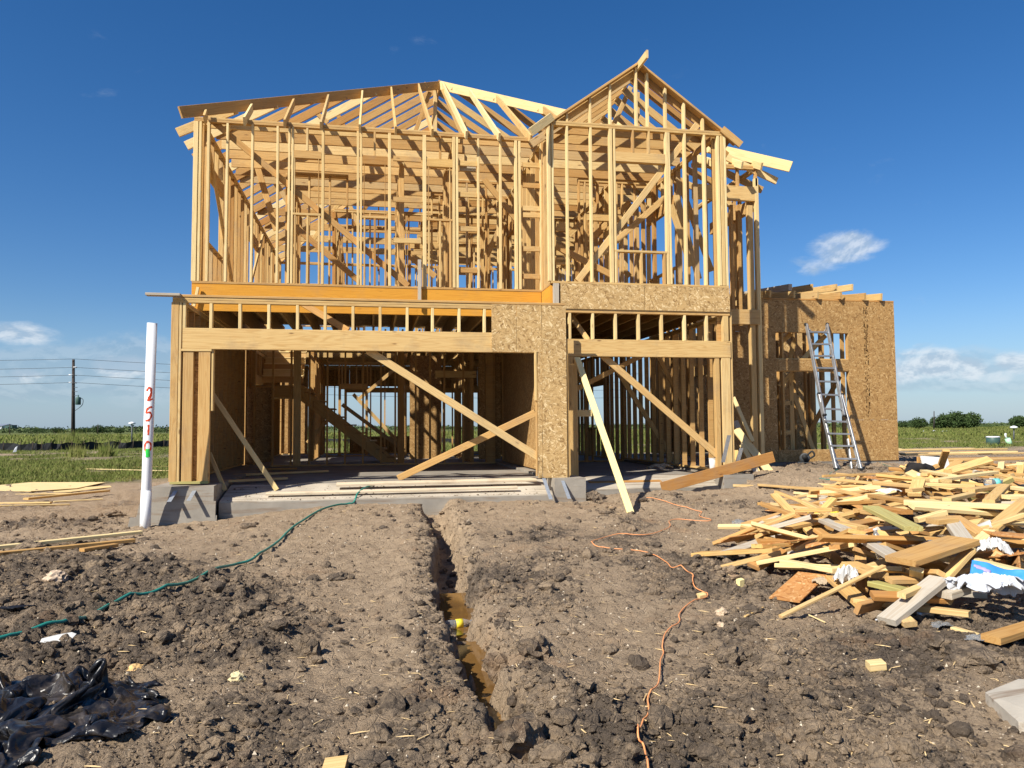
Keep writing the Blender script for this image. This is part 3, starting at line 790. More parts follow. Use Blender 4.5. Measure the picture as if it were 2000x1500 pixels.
for Yr in np.arange(YB+.45, 15.2, .45):
    dmax = min((xd1-xd0)/2+.25, (zpk-(zmain(Yr) if Yr > YC+.1 else 0))/PG)
    if dmax < .15: break
    grafter(Yr, -1, xg-.02, xg-dmax); grafter(Yr, 1, xg+.02, xg+dmax)
hb('ridge_board', (xg, YB-.42, zpk-.06), (xg, 14.9, zpk-.06), .14, .038, (0, 0, 1), PALE)
# rake lookouts on the left of the gable
tl0 = onY(1037, 258, YB-.30); tl1 = onY(1078, 228, YB-.02)
hb('rafter_tail', tl0, tl1, .14, .038, (0, .1, 1), PALE)
brace(1447, 283, YB-.05, 1410, 252, YB-.02, .13, .038, PINE, 'rafter_tail')
# inner web of the gable roof
for px0, py0, px1, py1, Y in ((1232, 170, 1200, 240, 13.6), (1150, 225, 1100, 262, 13.2), (1245, 180, 1245, 250, 14.2)):
    brace(px0, py0, Y, px1, py1, Y)

# --- main hip roof
AX, AY = 1.52, 17.6
apex = onY(858, 156, AY); AX = apex.x; ZAP = apex.z
print('apex', apex, 'pitch', (ZAP-ZT)/(AY-YC))
PM = (ZAP-ZT)/(AY-YC)
hw = .205
tipL = onY(352, 216, YC-.42); tipR = onY(1545, 323, 13.30)
hb('hip_rafter', tipL-Vector((0, 0, .03)), apex-Vector((0, 0, .13)), .185, .042, (0, 0, 1), PINE)
hb('hip_rafter', tipR-Vector((0, 0, .03)), apex-Vector((0, 0, .13)), hw, .042, (0, 0, 1), BRIGHT if False else PALE)
ARY = 20.4
hb('ridge_board', (AX, AY, ZAP-.12), (AX, ARY, ZAP-.12), .235, .038, (0, 0, 1))
# front jacks
for i, px in enumerate((400, 477.5, 556, 627, 703, 773, 844.5, 911, 975, 1037)):
    X = XP(px, 245, YC-.18)
    if X < AX: tt = (X-tipL.x)/(apex.x-tipL.x); top = tipL.lerp(apex, tt)
    else: tt = (X-AX)/(tipR.x-AX); top = apex.lerp(tipR, tt)
    low = Vector((X, YC-.20, ZT+.02+PM*(-.20)))
    hb('rafter', low+Vector((0, 0, .0)), top-Vector((0, 0, .10)), .14, .038, (0, 0, 1), PALE if i in (1, 4, 7, 8) else PINE)
for px in (1100, 1180):      # jacks that run behind the gable
    X = XP(px, 230, 14.4); tt = (X-AX)/(tipR.x-AX); top = apex.lerp(tipR, tt)
    hb('rafter', (X, YC+.6, zmain(YC+.6)), top-Vector((0, 0, .10)), .14, .038, (0, 0, 1))
# left and right slopes
def zleft(x): return ZT+PM*(x-XL)*((ZAP-ZT)/(PM*(AX-XL)))
for i, Yr in enumerate(np.arange(YC+.35, 24.4, .62)):
    if Yr < AY: tt = (Yr-tipL.y)/(AY-tipL.y); top = tipL.lerp(apex, tt)
    elif Yr <= ARY: top = Vector((AX, Yr, ZAP))
    else:
        f = (Yr-ARY)/(24.6-ARY); top = Vector((AX+(XL-AX)*f, Yr, ZAP+(ZT-ZAP)*f))
    if top.x-XL < .3: continue
    hb('rafter', (XL-.38, Yr, ZT-.17), top-Vector((0, 0, .09)), .16, .038, (0, 0, 1), SCRAP if i % 4 == 3 else PALE if i % 3 == 1 else PINE)
for i, Yr in enumerate(np.arange(15.0, 24.4, .6)):
    if Yr < AY:
        tt = (Yr-AY)/(tipR.y-AY); top = apex.lerp(tipR, tt)
    elif Yr <= ARY: top = Vector((AX, Yr, ZAP))
    else:
        f = (Yr-ARY)/(24.6-ARY); top = Vector((AX+(XR-AX)*f, Yr, ZAP+(ZT-ZAP)*f))
    if XR-top.x < .3: continue
    hb('rafter', (XR+.3, Yr, ZT-.15), top-Vector((0, 0, .09)), .16, .038, (0, 0, 1))
hb('hip_rafter', (AX, ARY, ZAP-.12), (XL-.2, 24.8, ZT-.12), .2, .04, (0, 0, 1)); hb('hip_rafter', (AX, ARY, ZAP-.12), (XR+.2, 24.8, ZT-.12), .2, .04, (0, 0, 1))
for X in np.arange(XL+.6, XR, .61):
    f = abs((X-AX)/((XL-AX) if X < AX else (XR-AX))); yt = ARY+(24.6-ARY)*f
    if 24.7-yt > .5: hb('rafter', (X, 24.9, ZT-.1), (X, yt, ZAP+(ZT-ZAP)*f-.1), .14, .038, (0, 0, 1))
# purlin braces under the ridge
for px0, py0, px1, py1, Y in ((865, 175, 905, 270, 17.0), (905, 240, 935, 330, 16.4), (612, 215, 640, 240, 16.0), (900, 262, 1000, 345, 15.6), (640, 270, 700, 300, 15.2), (850, 165, 850, 300, 17.55),
                              (655, 215, 700, 300, 16.8), (1000, 290, 985, 330, 15.5), (975, 385, 940, 420, 16.4), (840, 180, 795, 300, 17.4)):
    brace(px0, py0, Y, px1, py1, Y, .089, .036)
# ceiling joists running across
for i, Yj in enumerate(np.arange(YC+.50, 17.0, .50)):
    hb('ceiling_joist', (XL+.12, Yj, ZT+.09), (1.55+.1*(i % 3), Yj, ZT+.09), .184, .038, (0, 0, 1), SCRAP if i in (2, 4) else PINE, .1)
    hb('ceiling_joist', (1.45, Yj+.045, ZT+.09), (XR-.02, Yj+.045, ZT+.09), .184, .038, (0, 0, 1), PINE, .1)
for i, Yj in enumerate(np.arange(17.2, 21.5, .50)):
    hb('ceiling_joist', (1.2, Yj, ZT+.09), (XR-.02, Yj, ZT+.09), .184, .038, (0, 0, 1), PINE, .1)
for i, Yj in enumerate(np.arange(YB+.5, YC+.4, .45)):
    hb('ceiling_joist', (xd0+.05, Yj, ZTD+.06), (xd1-.02, Yj, ZTD+.06), .184, .038, (0, 0, 1), PINE)

# --- generic stud walls
def wall_x(Y, x0, x1, zb, zt, ops=(), sp=.406, w=.089, name='stud'):
    hb('plate', (x0, Y, zb+.019), (x1, Y, zb+.019), w, .036, (0, 1, 0)); hb('plate', (x0, Y, zt-.019), (x1, Y, zt-.019), w, .036, (0, 1, 0)); hb('plate', (x0, Y, zt-.058), (x1, Y, zt-.058), w, .036, (0, 1, 0))
    n = int((x1-x0)/sp)
    for i in range(n+2):
        X = min(x0+.02+i*sp, x1-.02)
        op = [o for o in ops if o[0] < X < o[1]]
        if not op: stud(X, Y-w/2, zb+.04, zt-.08, .038, w, name=name)
        else:
            o = op[0]
            if o[2] > 0: stud(X, Y-w/2, zb+.04, zb+o[2]-.04, .038, w, name='cripple')
            if zt-.08-(zb+o[3]) > .25: stud(X, Y-w/2, zb+o[3], zt-.08, .038, w, name='cripple')
    for o in ops:
        hb('window_header', (o[0]-.04, Y, zb+o[3]-.07), (o[1]+.04, Y, zb+o[3]-.07), .16, .08, (0, 0, 1))
        if o[2] > 0: hb('window_sill', (o[0], Y, zb+o[2]-.019), (o[1], Y, zb+o[2]-.019), w, .038, (0, 1, 0))
        for X in (o[0]-.055, o[0]-.018, o[1]+.018, o[1]+.055): stud(X, Y-w/2, zb+.04, zt-.08 if X in (o[0]-.055, o[1]+.055) else zb+o[3]-.15, .036, w, name=name)
def wall_y(X, y0, y1, zb, zt, ops=(), sp=.406, w=.089, name='stud'):
    hb('plate', (X, y0, zb+.019), (X, y1, zb+.019), w, .036, (1, 0, 0)); hb('plate', (X, y0, zt-.019), (X, y1, zt-.019), w, .036, (1, 0, 0)); hb('plate', (X, y0, zt-.058), (X, y1, zt-.058), w, .036, (1, 0, 0))
    n = int((y1-y0)/sp)
    for i in range(n+2):
        Y = min(y0+.02+i*sp, y1-.02)
        op = [o for o in ops if o[0] < Y < o[1]]
        if not op: hstud(X, Y, zb+.04, zt-.08, .038, w, name=name)
        else:
            o = op[0]
            if o[2] > 0: hstud(X, Y, zb+.04, zb+o[2]-.04, .038, w, name='cripple')
            if zt-.08-(zb+o[3]) > .2: hstud(X, Y, zb+o[3], zt-.08, .038, w, name='cripple')
    for o in ops:
        hb('window_header', (X, o[0]-.04, zb+o[3]-.07), (X, o[1]+.04, zb+o[3]-.07), .235, .08, (0, 0, 1))
        if o[2] > 0: hb('window_sill', (X, o[0], zb+o[2]-.019), (X, o[1], zb+o[2]-.019), w, .038, (1, 0, 0))
        for Y in (o[0]-.055, o[1]+.055): hstud(X, Y, zb+.04, zt-.08, .036, w, name=name)
zu, zv = ZU0-.04, ZT
# upper storey
wall_y(XL+.045, YC+.18, 24.5, zu, zv, ((13.75, 15.1, .85, 2.2), (18.2, 19.6, .85, 2.2)))
wall_y(XR-.06, YB+.14, 24.5, zu, zv, ((14.4, 15.9, .8, 2.2),))
wall_y(xd0+.03, YB+.14, YC-.02, zu, zv, ())
wall_x(24.55, XL, XR, zu, zv, ((-2.3, -.3, .8, 2.1), (1.4, 3.0, .8, 2.1), (4.1, 5.3, .8, 2.1)), .61)
wall_x(16.75, 1.25, 3.05, zu, zv, ((1.5, 2.35, 0, 2.05),))
wall_y(.55, 14.9, 18.0, zu, zv, ((16.6, 17.5, 0, 2.05),))
wall_y(3.0, YC+.12, 17.6, zu, zv, ((15.9, 16.8, 0, 2.05),))
wall_y(1.45, 13.7, 15.6, zu, zv, ())
wall_x(15.75, 1.5, 2.6, zu, zv, ())
wall_x(18.4, -.9, 5.9, zu, zv, ((0.9, 1.8, 0, 2.05), (3.5, 4.4, 0, 2.05)))
wall_y(4.95, 15.3, 18.3, zu, zv, ())
wall_x(15.3, 4.2, 5.9, zu, zv, ((4.4, 5.1, 0, 2.05),))
wall_x(21.4, 1.0, 5.9, zu, zv, ((2.2, 3.0, 0, 2.05),), .45)
wall_x(19.9, -.8, 3.9, zu, zv, ((1.8, 2.5, 0, 2.05),), .41)
wall_y(-1.7, 15.9, 18.3, zu, zv, ((16.6, 17.4, 0, 2.05),)); wall_x(15.85, -1.7, -.5, zu, zv, ())
for Yj in (17.05, 17.55, 18.05):
    hb('ceiling_joist', (-1.7, Yj, ZT+.09), (1.5, Yj, ZT+.09), .184, .038, (0, 0, 1), PINE, .1)
for px0, py0, Y0, px1, py1, Y1 in ((640, 300, 19.0, 700, 440, 19.0), (690, 440, 19.5, 745, 360, 19.5), (770, 470, 18.8, 820, 380, 18.8), (610, 470, 20.5, 660, 400, 20.5)):
    hb('brace', onY(px0, py0, Y0), onY(px1, py1, Y1), .10, .036, (0, 0, 1), PINE)
for i, Yj in enumerate(np.arange(19.2, 24.4, 1.3)):
    hb('ceiling_joist', (XL+.12, Yj, ZT+.09), (1.3, Yj, ZT+.09), .184, .038, (0, 0, 1), PINE, .1)
for i, Yj in enumerate(np.arange(21.8, 24.4, .61)):
    hb('ceiling_joist', (1.2, Yj, ZT+.09), (XR, Yj, ZT+.09), .184, .038, (0, 0, 1), PINE, .1)
wall_y(-.9, 18.4, 24.3, zu, zv, (), .5)
# ground storey
gt = 3.30
wall_y(3.03, YA+.5, 17.8, ZC, gt, ())
for a, b in ((12.62, 13.85), (13.85, 15.07), (15.07, 16.29), (16.29, 17.5)):      # sheathing inside the party wall
    o = new_obj('sheathing_panel', box_mesh((-(b-a)/2+.002, -1.34, -.006), ((b-a)/2-.002, 1.34, .006), OSB_D, 'panel'), HOUSE)
    o.matrix_local = Matrix.Translation(Vector((3.03-.052, (a+b)/2, (ZC+gt)/2))-HOUSE.location) @ Matrix(((0, 0, 1, 0), (1, 0, 0, 0), (0, 1, 0, 0), (0, 0, 0, 1)))
wall_y(XL+.055, YA+.15, 17.8, ZC, ZA1-.0, ())
for a, b in ((11.99, 13.21), (13.21, 14.43), (14.43, 15.65), (15.65, 16.87), (16.87, 17.85)):
    o = new_obj('sheathing_panel', box_mesh((-(b-a)/2+.002, -1.36, -.006), ((b-a)/2-.002, 1.36, .006), OSB_D, 'panel'), HOUSE)
    o.matrix_local = Matrix.Translation(Vector((XL-.004, (a+b)/2, (ZC+ZA1)/2))-HOUSE.location) @ Matrix(((0, 0, 1, 0), (1, 0, 0, 0), (0, 1, 0, 0), (0, 0, 0, 1)))
# back wall of the garages: measured studs
gxs = [XP(px, 800, 17.8) for px in (496.5, 532.5, 568.5, 604, 639, 674, 709, 744)]
for X in gxs: stud(X, 17.78, ZG+.04, gt-.08, .038, .089)
stud(XP(580, 800, 17.8), 17.78, ZG+.04, gt-.08, .16, .089, name='corner_post'); stud(XP(783, 800, 17.8), 17.78, ZG+.04, gt-.08, .15, .089, name='corner_post')
hb('plate', (XL+.1, 17.82, ZG+.019), (2.95, 17.82, ZG+.019), .089, .036, (0, 1, 0)); hb('plate', (XL+.1, 17.82, gt-.04), (2.95, 17.82, gt-.04), .089, .076, (0, 1, 0))
for px in (772, 812, 840, 868, 905, 950, 958, 965, 990, 1012, 1040): stud(XP(px, 800, 17.8), 17.78, ZG+.04, gt-.08, .04 if px not in (958,) else .15, .089)
hb('window_header', (XP(850, 730, 17.8), 17.83, ZP(890, 731, 17.8)), (XP(930, 730, 17.8), 17.83, ZP(890, 731, 17.8)), .16, .08, (0, 0, 1))
wall_x(17.84, 3.15, 5.95, ZG, gt, ((4.2, 5.0, 0, 2.05),))
wall_y(XR-.05, YB+.1, 17.8, ZC, gt, ())
wall_y(-1.5, 19.9, 24.9, ZS, gt, ((22.6, 23.5, 0, 2.05),), .45)
wall_y(2.3, 17.95, 21.5, ZS, gt, ((19.6, 20.5, 0, 2.05),))
wall_x(21.5, 2.3, 4.4, ZS, gt, ((3.2, 4.0, 0, 2.05),))
wall_y(4.4, 17.95, 21.4, ZS, gt, ())
wall_x(25.05, XL, XR, ZS, gt, ((-.8, 1.2, .55, 2.1), (1.6, 3.4, .0, 2.1), (3.8, 5.0, .7, 2.1)), .42)
wall_x(22.9, -1.3, 2.1, ZS, gt, ((-.9, -.2, 0, 2.1), (1.0, 1.7, 0, 2.1)), .41)
wall_x(23.6, 2.4, 5.8, ZS, gt, ((2.9, 3.7, 0, 2.1),), .41)
wall_y(XL+.05, 17.95, 24.9, ZS, gt, ((19.4, 20.7, .8, 2.1),))
wall_y(XR-.05, 17.95, 24.9, ZS, gt, ((19.4, 21.0, .8, 2.1),))
# panels added to block daylight and darken the ground storey inside
def shade_panel_x(X, a, b, z0, z1, mat=OSB_D):
    o = new_obj('sheathing_panel', box_mesh((-(b-a)/2+.002, -(z1-z0)/2+.001, -.006), ((b-a)/2-.002, (z1-z0)/2-.001, .006), mat, 'panel'), HOUSE)
    o.matrix_local = Matrix.Translation(Vector((X, (a+b)/2, (z0+z1)/2))-HOUSE.location) @ Matrix(((0, 0, 1, 0), (1, 0, 0, 0), (0, 1, 0, 0), (0, 0, 0, 1)))
for a, b in ((17.96, 19.18), (20.9, 22.1), (22.1, 23.3), (23.3, 24.5)): shade_panel_x(XL-.004, a, b, ZS, 3.37)
shade_panel_x(XL-.004, 19.18, 20.9, 2.65, 3.37); shade_panel_x(XL-.004, 19.18, 20.9, ZS, 1.35)
for a, b, z0, z1 in ((XL, -2.0, ZS, 3.37), (-2.0, -.72, 2.7, 3.37), (-.72, 1.22, 2.7, 3.37), (1.22, 1.62, ZS, 3.37), (1.62, 3.4, 2.66, 3.37), (3.4, 3.82, ZS, 3.37), (3.82, 5.0, 2.65, 3.37), (5.0, XR, ZS, 3.37), (-.72, 1.22, ZS, 1.1)):
    panel('sheathing_panel', a, b, z0, z1, 25.11, .012, OSB_D)
hb('rim_beam', (XL, 24.93, 3.56), (XR, 24.93, 3.56), .40, .045, (0, 0, 1)); hb('rim_beam', (XL+.02, YC+.1, 3.56), (XL+.02, 24.9, 3.56), .40, .040, (0, 0, 1)); hb('rim_beam', (XR-.02, YB+.1, 3.56), (XR-.02, 24.9, 3.56), .40, .040, (0, 0, 1))
panel('sheathing_panel', 2.45, 2.98, ZG+.1, 3.2, 17.9, .012, OSB_D); panel('sheathing_panel', XL+.12, XP(530, 800, 17.9), ZG+.1, 2.3, 17.95, .012, OSB_D)
panel('sheathing_panel', XP(800, 800, 20.6), XP(862, 800, 20.6), ZS, 3.3, 20.6, .012, OSB_D); panel('sheathing_panel', XP(950, 800, 21.6), XP(1000, 800, 21.6), ZS, 3.3, 21.6, .012, OSB_D)
panel('sheathing_panel', 3.15, 4.1, ZG+.1, 3.2, 17.9, .012, OSB_D)
# floor joists, deck
for i, X in enumerate(np.arange(XL+.05, XR, .406)):
    y0 = YC+.06 if X < xd0 else YB+.03
    hb('floor_joist', (X, y0, (zr0+zr1)/2+.03), (X, 18.35, (zr0+zr1)/2+.03), .30, .040, (0, 0, 1))
for i, X in enumerate(np.arange(.3, XR, .406)):
    hb('floor_joist', (X, 18.37, (zr0+zr1)/2+.03), (X, 24.9, (zr0+zr1)/2+.03), .30, .040, (0, 0, 1))
def deck(x0, x1, y0, y1):
    off = HOUSE.location
    new_obj('deck_panel', box_mesh((x0+.002-off.x, y0+.002-off.y, zr1-.022-off.z), (x1-.002-off.x, y1-.002-off.y, zr1-.003-off.z), OSB_L, 'deck'), HOUSE)
yy = YC+.02
while yy < 24.8:
    y2 = min(yy+1.22, 24.8); xx = XL+.02
    while xx < XR-.05:
        x2 = min(xx+2.44, XR-.03)
        if not (xx < -.4 and 18.2 < (yy+y2)/2 < 21.6): deck(xx, x2, yy, y2)
        xx = x2
    yy = y2
deck(xd0+.02, XR-.03, YB+.05, YC+.018)
# porch-like ceiling boards behind the left garage front (roofless strip is open to the sky)
# stairs
sx0, sz0 = XP(592, 764, 18.9), ZP(592, 764, 18.9); sx1, sz1 = XP(776, 905, 18.9), ZP(776, 905, 18.9)
for Y in (18.75, 19.65):
    hb('stair_stringer', (sx0, Y, sz0-.10), (sx1, Y, sz1-.10), .26, .04, (0, 0, 1), PINE)
nst = 9
for i in range(nst):
    f = (i+.5)/nst; X = sx0+(sx1-sx0)*f; z = sz0+(sz1-sz0)*f
    hb('stair_tread', (X, 18.72, z+.06), (X, 19.68, z+.06), .27, .03, (1, 0, 0), PINE); hb('stair_riser', (X-.12, 18.72, z-.03), (X-.12, 19.68, z-.03), .17, .02, (0, 0, 1), PINE)
hb('landing_beam', (XL+.1, 18.72, sz0-.02), (sx0+.05, 18.72, sz0-.02), .26, .04, (0, 0, 1)); hb('landing_beam', (XL+.1, 19.9, sz0-.02), (sx0+.05, 19.9, sz0-.02), .26, .04, (0, 0, 1))
new_obj('landing', box_mesh((XL+.1-1.5, 18.70-12.5, sz0+.11-.3), (sx0-1.5, 19.95-12.5, sz0+.13-.3), OSB_L, 'landing'), HOUSE)
for k in range(6):
    z = sz0+.35+.17*k
    hb('stair_riser', (XL+.15, 20.1+.2*k, z), (sx0-.1, 20.1+.2*k, z), .16, .02, (0, 0, 1), PALE if k % 2 else PINE)
    hb('stair_tread', (XL+.15, 20.2+.2*k, z+.09), (sx0-.1, 20.2+.2*k, z+.09), .25, .03, (0, 1, 0), PALE)
brace(668, 790, 18.5, 790, 880, 18.5); brace(700, 780, 21.0, 770, 722, 21.0); brace(600, 865, 20.5, 650, 810, 20.5); brace(690, 770, 20.0, 775, 860, 20.0)
# temporary braces in the garage doors
brace(718, 684, YA+.12, 1052, 893, YA+.06, .115, .036, PINE)
brace(778, 934, 13.1, 1046, 806, YA+.14, .11, .036, PINE)
brace(590, 592, YA+.5, 680, 646, YA+.16, .10, .036)
brace(415, 770, 12.6, 541, 957, 12.35, .075, .036, PALE)
brace(409, 885, 12.4, 440, 958, 12.25, .06, .036)
brace(1176, 694, YB+.12, 1400, 888, YB+.08, .115, .036, PINE)
brace(1125, 760, 13.4, 1262, 690, 13.4, .09, .036); brace(1206, 725, 15.2, 1320, 905, 15.6, .10, .036); brace(1285, 695, 14.6, 1340, 800, 14.9, .09, .036)
brace(1112, 612, YB+.5, 1148, 664, YB+.14, .09, .036)
hb('blocking', onY(1126, 807, 13.3), onY(1156, 807, 13.3), .12, .036, (0, 0, 1), PALE)
# upper floor diagonals seen through the frames
for px0, py0, Y0, px1, py1, Y1 in ((1085, 480, 13.9, 1200, 540, 13.9), (1150, 470, 15.6, 1230, 395, 15.6), (1110, 460, 15.9, 1200, 370, 15.9), (1170, 500, 14.6, 1300, 385, 14.6), (1310, 400, 13.6, 1350, 520, 13.6),
                                   (1325, 350, 14.6, 1390, 530, 14.6), (1320, 380, 13.9, 1365, 545, 13.9), (945, 350, 14.9, 1010, 430, 14.9), (950, 500, 16.2, 985, 430, 16.2),
                                   (480, 250, 16.0, 540, 450, 16.0), (500, 300, 18.0, 600, 450, 18.0), (800, 500, 16.0, 850, 540, 16.0), (1230, 540, 17.0, 1170, 470, 17.0)):
    brace(px0, py0, Y0, px1, py1, Y1, .12, .036)
for py in (438, 447): hb('blocking', onY(1087, py, 14.2), onY(1107, py, 14.2), .09, .036, (0, 0, 1))
for py in (508, 512): hb('blocking', onY(1085, py, YB+.2), onY(1106, py, YB+.2), .09, .036, (0, 0, 1))
# left side wall of the upper floor: let-in brace and top rail
hb('brace', (XL+.1, YC+.4, ZU1-.2), (XL+.1, YC+3.4, ZU0+.1), .14, .036, (0, .7, .7)); hb('brace', (XL+.1, 20.4, ZU1-.1), (XL+.1, 17.5, ZU0+.1), .11, .036, (0, .7, .7))

# --- right bump: two-storey porch bay
xp = XP(1482, 460, YP); xq = XP(1473.5, 460, YP)
zp1 = ZP(1485, 330, YP)
stud(xp-.02, YP, .60, ZP(1482, 360, YP)+.12, .075, .089, PALE, 0, 'porch_post'); stud(XP(1468, 460, YP), YP+.03, .60, ZP(1468, 400, YP), .11, .089, PINE, 0, 'porch_post')
stud(XP(1490.5, 760, YP), YP+.15, .60, ZP(1490, 575, YP), .04, .14, PINE, 0, 'porch_post')
hb('header', (XR, YP+.045, (ZP(1455, 365, YP)+ZP(1455, 390, YP))/2), (xp-.05, YP+.045, (ZP(1455, 365, YP)+ZP(1455, 390, YP))/2), ZP(1455, 363, YP)-ZP(1455, 391, YP), .085, (0, 0, 1), SCRAP)
hb('header', (XR, YP+.03, (ZP(1455, 605, YP)+ZP(1455, 633, YP))/2), (xp-.02, YP+.03, (ZP(1455, 605, YP)+ZP(1455, 633, YP))/2), ZP(1455, 604, YP)-ZP(1455, 633, YP), .085, (0, 0, 1), PINE)
zq = ZP(1485, 322, YP)
plates((XR, YP+.045), (xp+.03, YP+.045), zq-.10, 2)
for px in (1442, 1477): stud(XP(px, 345, YP), YP, ZP(px, 363, YP), zq-.1, .036)
plates((xp, YP+.05), (xp, 17.6), zq-.10, 2)
for y in np.arange(16.6, 17.6, .45): hstud(xp, y, 3.8, zq-.1)
hb('header', (xp-.02, YP+.15, ZP(1470, 395, YP)), (xp-.02, 15.7, ZP(1470, 395, YP)), .25, .08, (0, 0, 1))
for dy in (.02, .6, 1.2, 1.8):
    hb('rafter_tail', (xp+.42, YP+dy, zq-.30), (XR+.4, YP+dy+.1, zq+.30), .14, .038, (0, 0, 1), PALE if dy < .1 else PINE)
for X in (6.35, 6.9, 7.3): hb('rafter_tail', (X, YP-.30, zq-.14), (X, YP+.8, zq+.40), .14, .038, (0, 0, 1), PALE)
for px in (1437, 1448): stud(XP(px, 470, 14.6), 14.6, 3.8, ZP(px, 392, 14.6), .05, .089, name='stud')
for X in (XR+.18, XR+.50): stud(X, 15.0, .62, 3.3, .04)
for px in (1432, 1446): stud(XP(px, 540, 14.0), 14.0, 3.35, ZP(px, 400, 14.0), .06, .089, PINE, name='stud')
# loose leaners at the bay
for a0, a1, w, mt in (((1443, 850, 13.2), (1515, 935, 12.9), .14, PINE), ((1435, 770, 13.5), (1500, 925, 13.3), .09, PINE)):
    pass

# --- single storey wing, sheathed in strand board
xw0 = XP(1428, 740, YW); xo0, xo1 = XP(1517, 760, YW), XP(1659, 760, YW); xw1 = XP(1750, 740, YW)
zw0, zw1 = ZP(1620, 901, YW), ZP(1620, 588, YW)
zo_t, zo_b = ZP(1590, 650, YW), ZP(1590, 878, YW); zm1, zm0 = ZP(1590, 702, YW), ZP(1590, 724, YW)
xs_ = XP(1528, 620, YW)
panel('sheathing_panel', xw0, xs_, zo_t, zw1, YW, .013, OSB_D)
panel('sheathing_panel', xs_, xo1, zo_t, zw1, YW, .013, OSB_D)
panel('sheathing_panel', xw0, XP(1497, 760, YW), zw0, zo_t, YW-.003, .013, OSB_D)
panel('sheathing_panel', XP(1497, 760, YW), xo0, zw0, zo_t, YW, .013, OSB_D)
zj = ZP(1700, 820, YW)
panel('sheathing_panel', xo1, xw1, zj, zw1, YW, .013, OSB_D)
panel('sheathing_panel', xo1, xw1, zw0, zj, YW, .013, OSB_D)
panel('sheathing_panel', xo0, XP(1560, 890, YW), zw0, zo_b, YW, .013, OSB_D)
panel('sheathing_panel', XP(1560, 890, YW), xo1, zw0, zo_b, YW, .013, OSB_D)
panel('sheathing_panel', xo0, xo1, zm0, zm1, YW, .013, OSB_D)
zi = zw1
wy = YW+.052
for X in (xw0+.03, xw0+.5, xs_, xo0-.02, xo0-.06, xo1+.02, xo1+.06, xo1+.45, xw1-.45, xw1-.03): stud(X, wy-.04, zw0+.04, zi-.08)
hb('plate', (xw0, wy, zw0+.02), (xw1, wy, zw0+.02), .089, .036, (0, 1, 0)); hb('plate', (xw0, wy, zi-.02), (xw1, wy, zi-.02), .089, .036, (0, 1, 0)); hb('plate', (xw0, wy-.01, zi+.018), (xw1, wy-.01, zi+.018), .10, .034, (0, 1, 0), SCRAP)
hb('window_header', (xo0, wy, zo_t+.12), (xo1, wy, zo_t+.12), .24, .085, (0, 0, 1)); hb('window_sill', (xo0, wy, zo_b-.02), (xo1, wy, zo_b-.02), .1, .036, (0, 1, 0))
hb('window_sill', (xo0, wy, zm0-.0), (xo1, wy, zm0-.0), .089, .036, (0, 1, 0)); hb('window_sill', (xo0, wy, zm1+.0), (xo1, wy, zm1+.0), .089, .036, (0, 1, 0))
wall_y(xw1-.05, YW+.12, 20.0, zw0, zi, ())
wall_x(20.0, 7.5, xw1-.1, zw0, zi, ((8.2, 9.8, .6, 2.3),))
wall_y(7.6, YW+.12, 19.9, zw0, zi, ((16.5, 17.5, 0, 2.1),))
wall_x(17.3, 7.7, xw1-.1, zw0, zi, ((8.1, 8.9, 0, 2.1),), .41)
for a, b in ((7.7, 8.45), (8.95, 9.8), (9.8, 10.6)):
    panel('sheathing_panel', a, b, zw0+.1, zi-.1, 17.36, .013, OSB_L)
panel('sheathing_panel', 7.5, 9.1, zw0, zi, 20.08, .013, OSB_D); panel('sheathing_panel', 9.1, xw1-.1, zw0, zi, 20.08, .013, OSB_D)
for X in (8.0, 8.75, 9.3, 9.9, 10.3): stud(X, 16.3, zw0+.04, zi-.1, .038, .089)
rr_ = random.Random(3)
INKM = plain('faded_black_print', (.10, .055, .022), .9, .1)
Vp = []; Fp = []
for k in range(150):
    zc = zj+.06+(zw1-zj-.12)*rr_.random(); xcn = XP(1692, 690, YW)+rr_.choice((-.035, 0, .035))+rr_.uniform(-.006, .006); w_, h_ = rr_.uniform(.004, .012), rr_.uniform(.008, .022); n0 = len(Vp)
    for dx, dz in ((-w_, -h_), (w_, -h_), (w_, h_), (-w_, h_)): Vp.append((xcn+dx-HOUSE.location.x, YW-.0085-HOUSE.location.y, zc+dz-HOUSE.location.z))
    Fp.append((n0, n0+1, n0+2, n0+3))
new_obj('grade_print', mesh_from(Vp, Fp, 'print', mat=INKM), HOUSE)
# inner braces of the wing
for px0, py0, Y0, px1, py1, Y1 in ((1520, 672, 14.7, 1545, 652, 14.7), (1568, 702, 14.9, 1612, 655, 14.9), (1522, 755, 14.8, 1548, 728, 14.8), (1550, 768, 15.2, 1588, 878, 14.8), (1578, 850, 15.6, 1640, 735, 15.4),
                                   (1552, 660, 15.2, 1543, 702, 15.2), (1545, 735, 14.9, 1548, 878, 14.9)):
    brace(px0, py0, Y0, px1, py1, Y1, .10, .036, PALE if px0 in (1568,) else PINE)
for py in (787, 845): hb('blocking', onY(1524, py, 14.9), onY(1546, py, 14.9), .09, .036, (0, 0, 1))
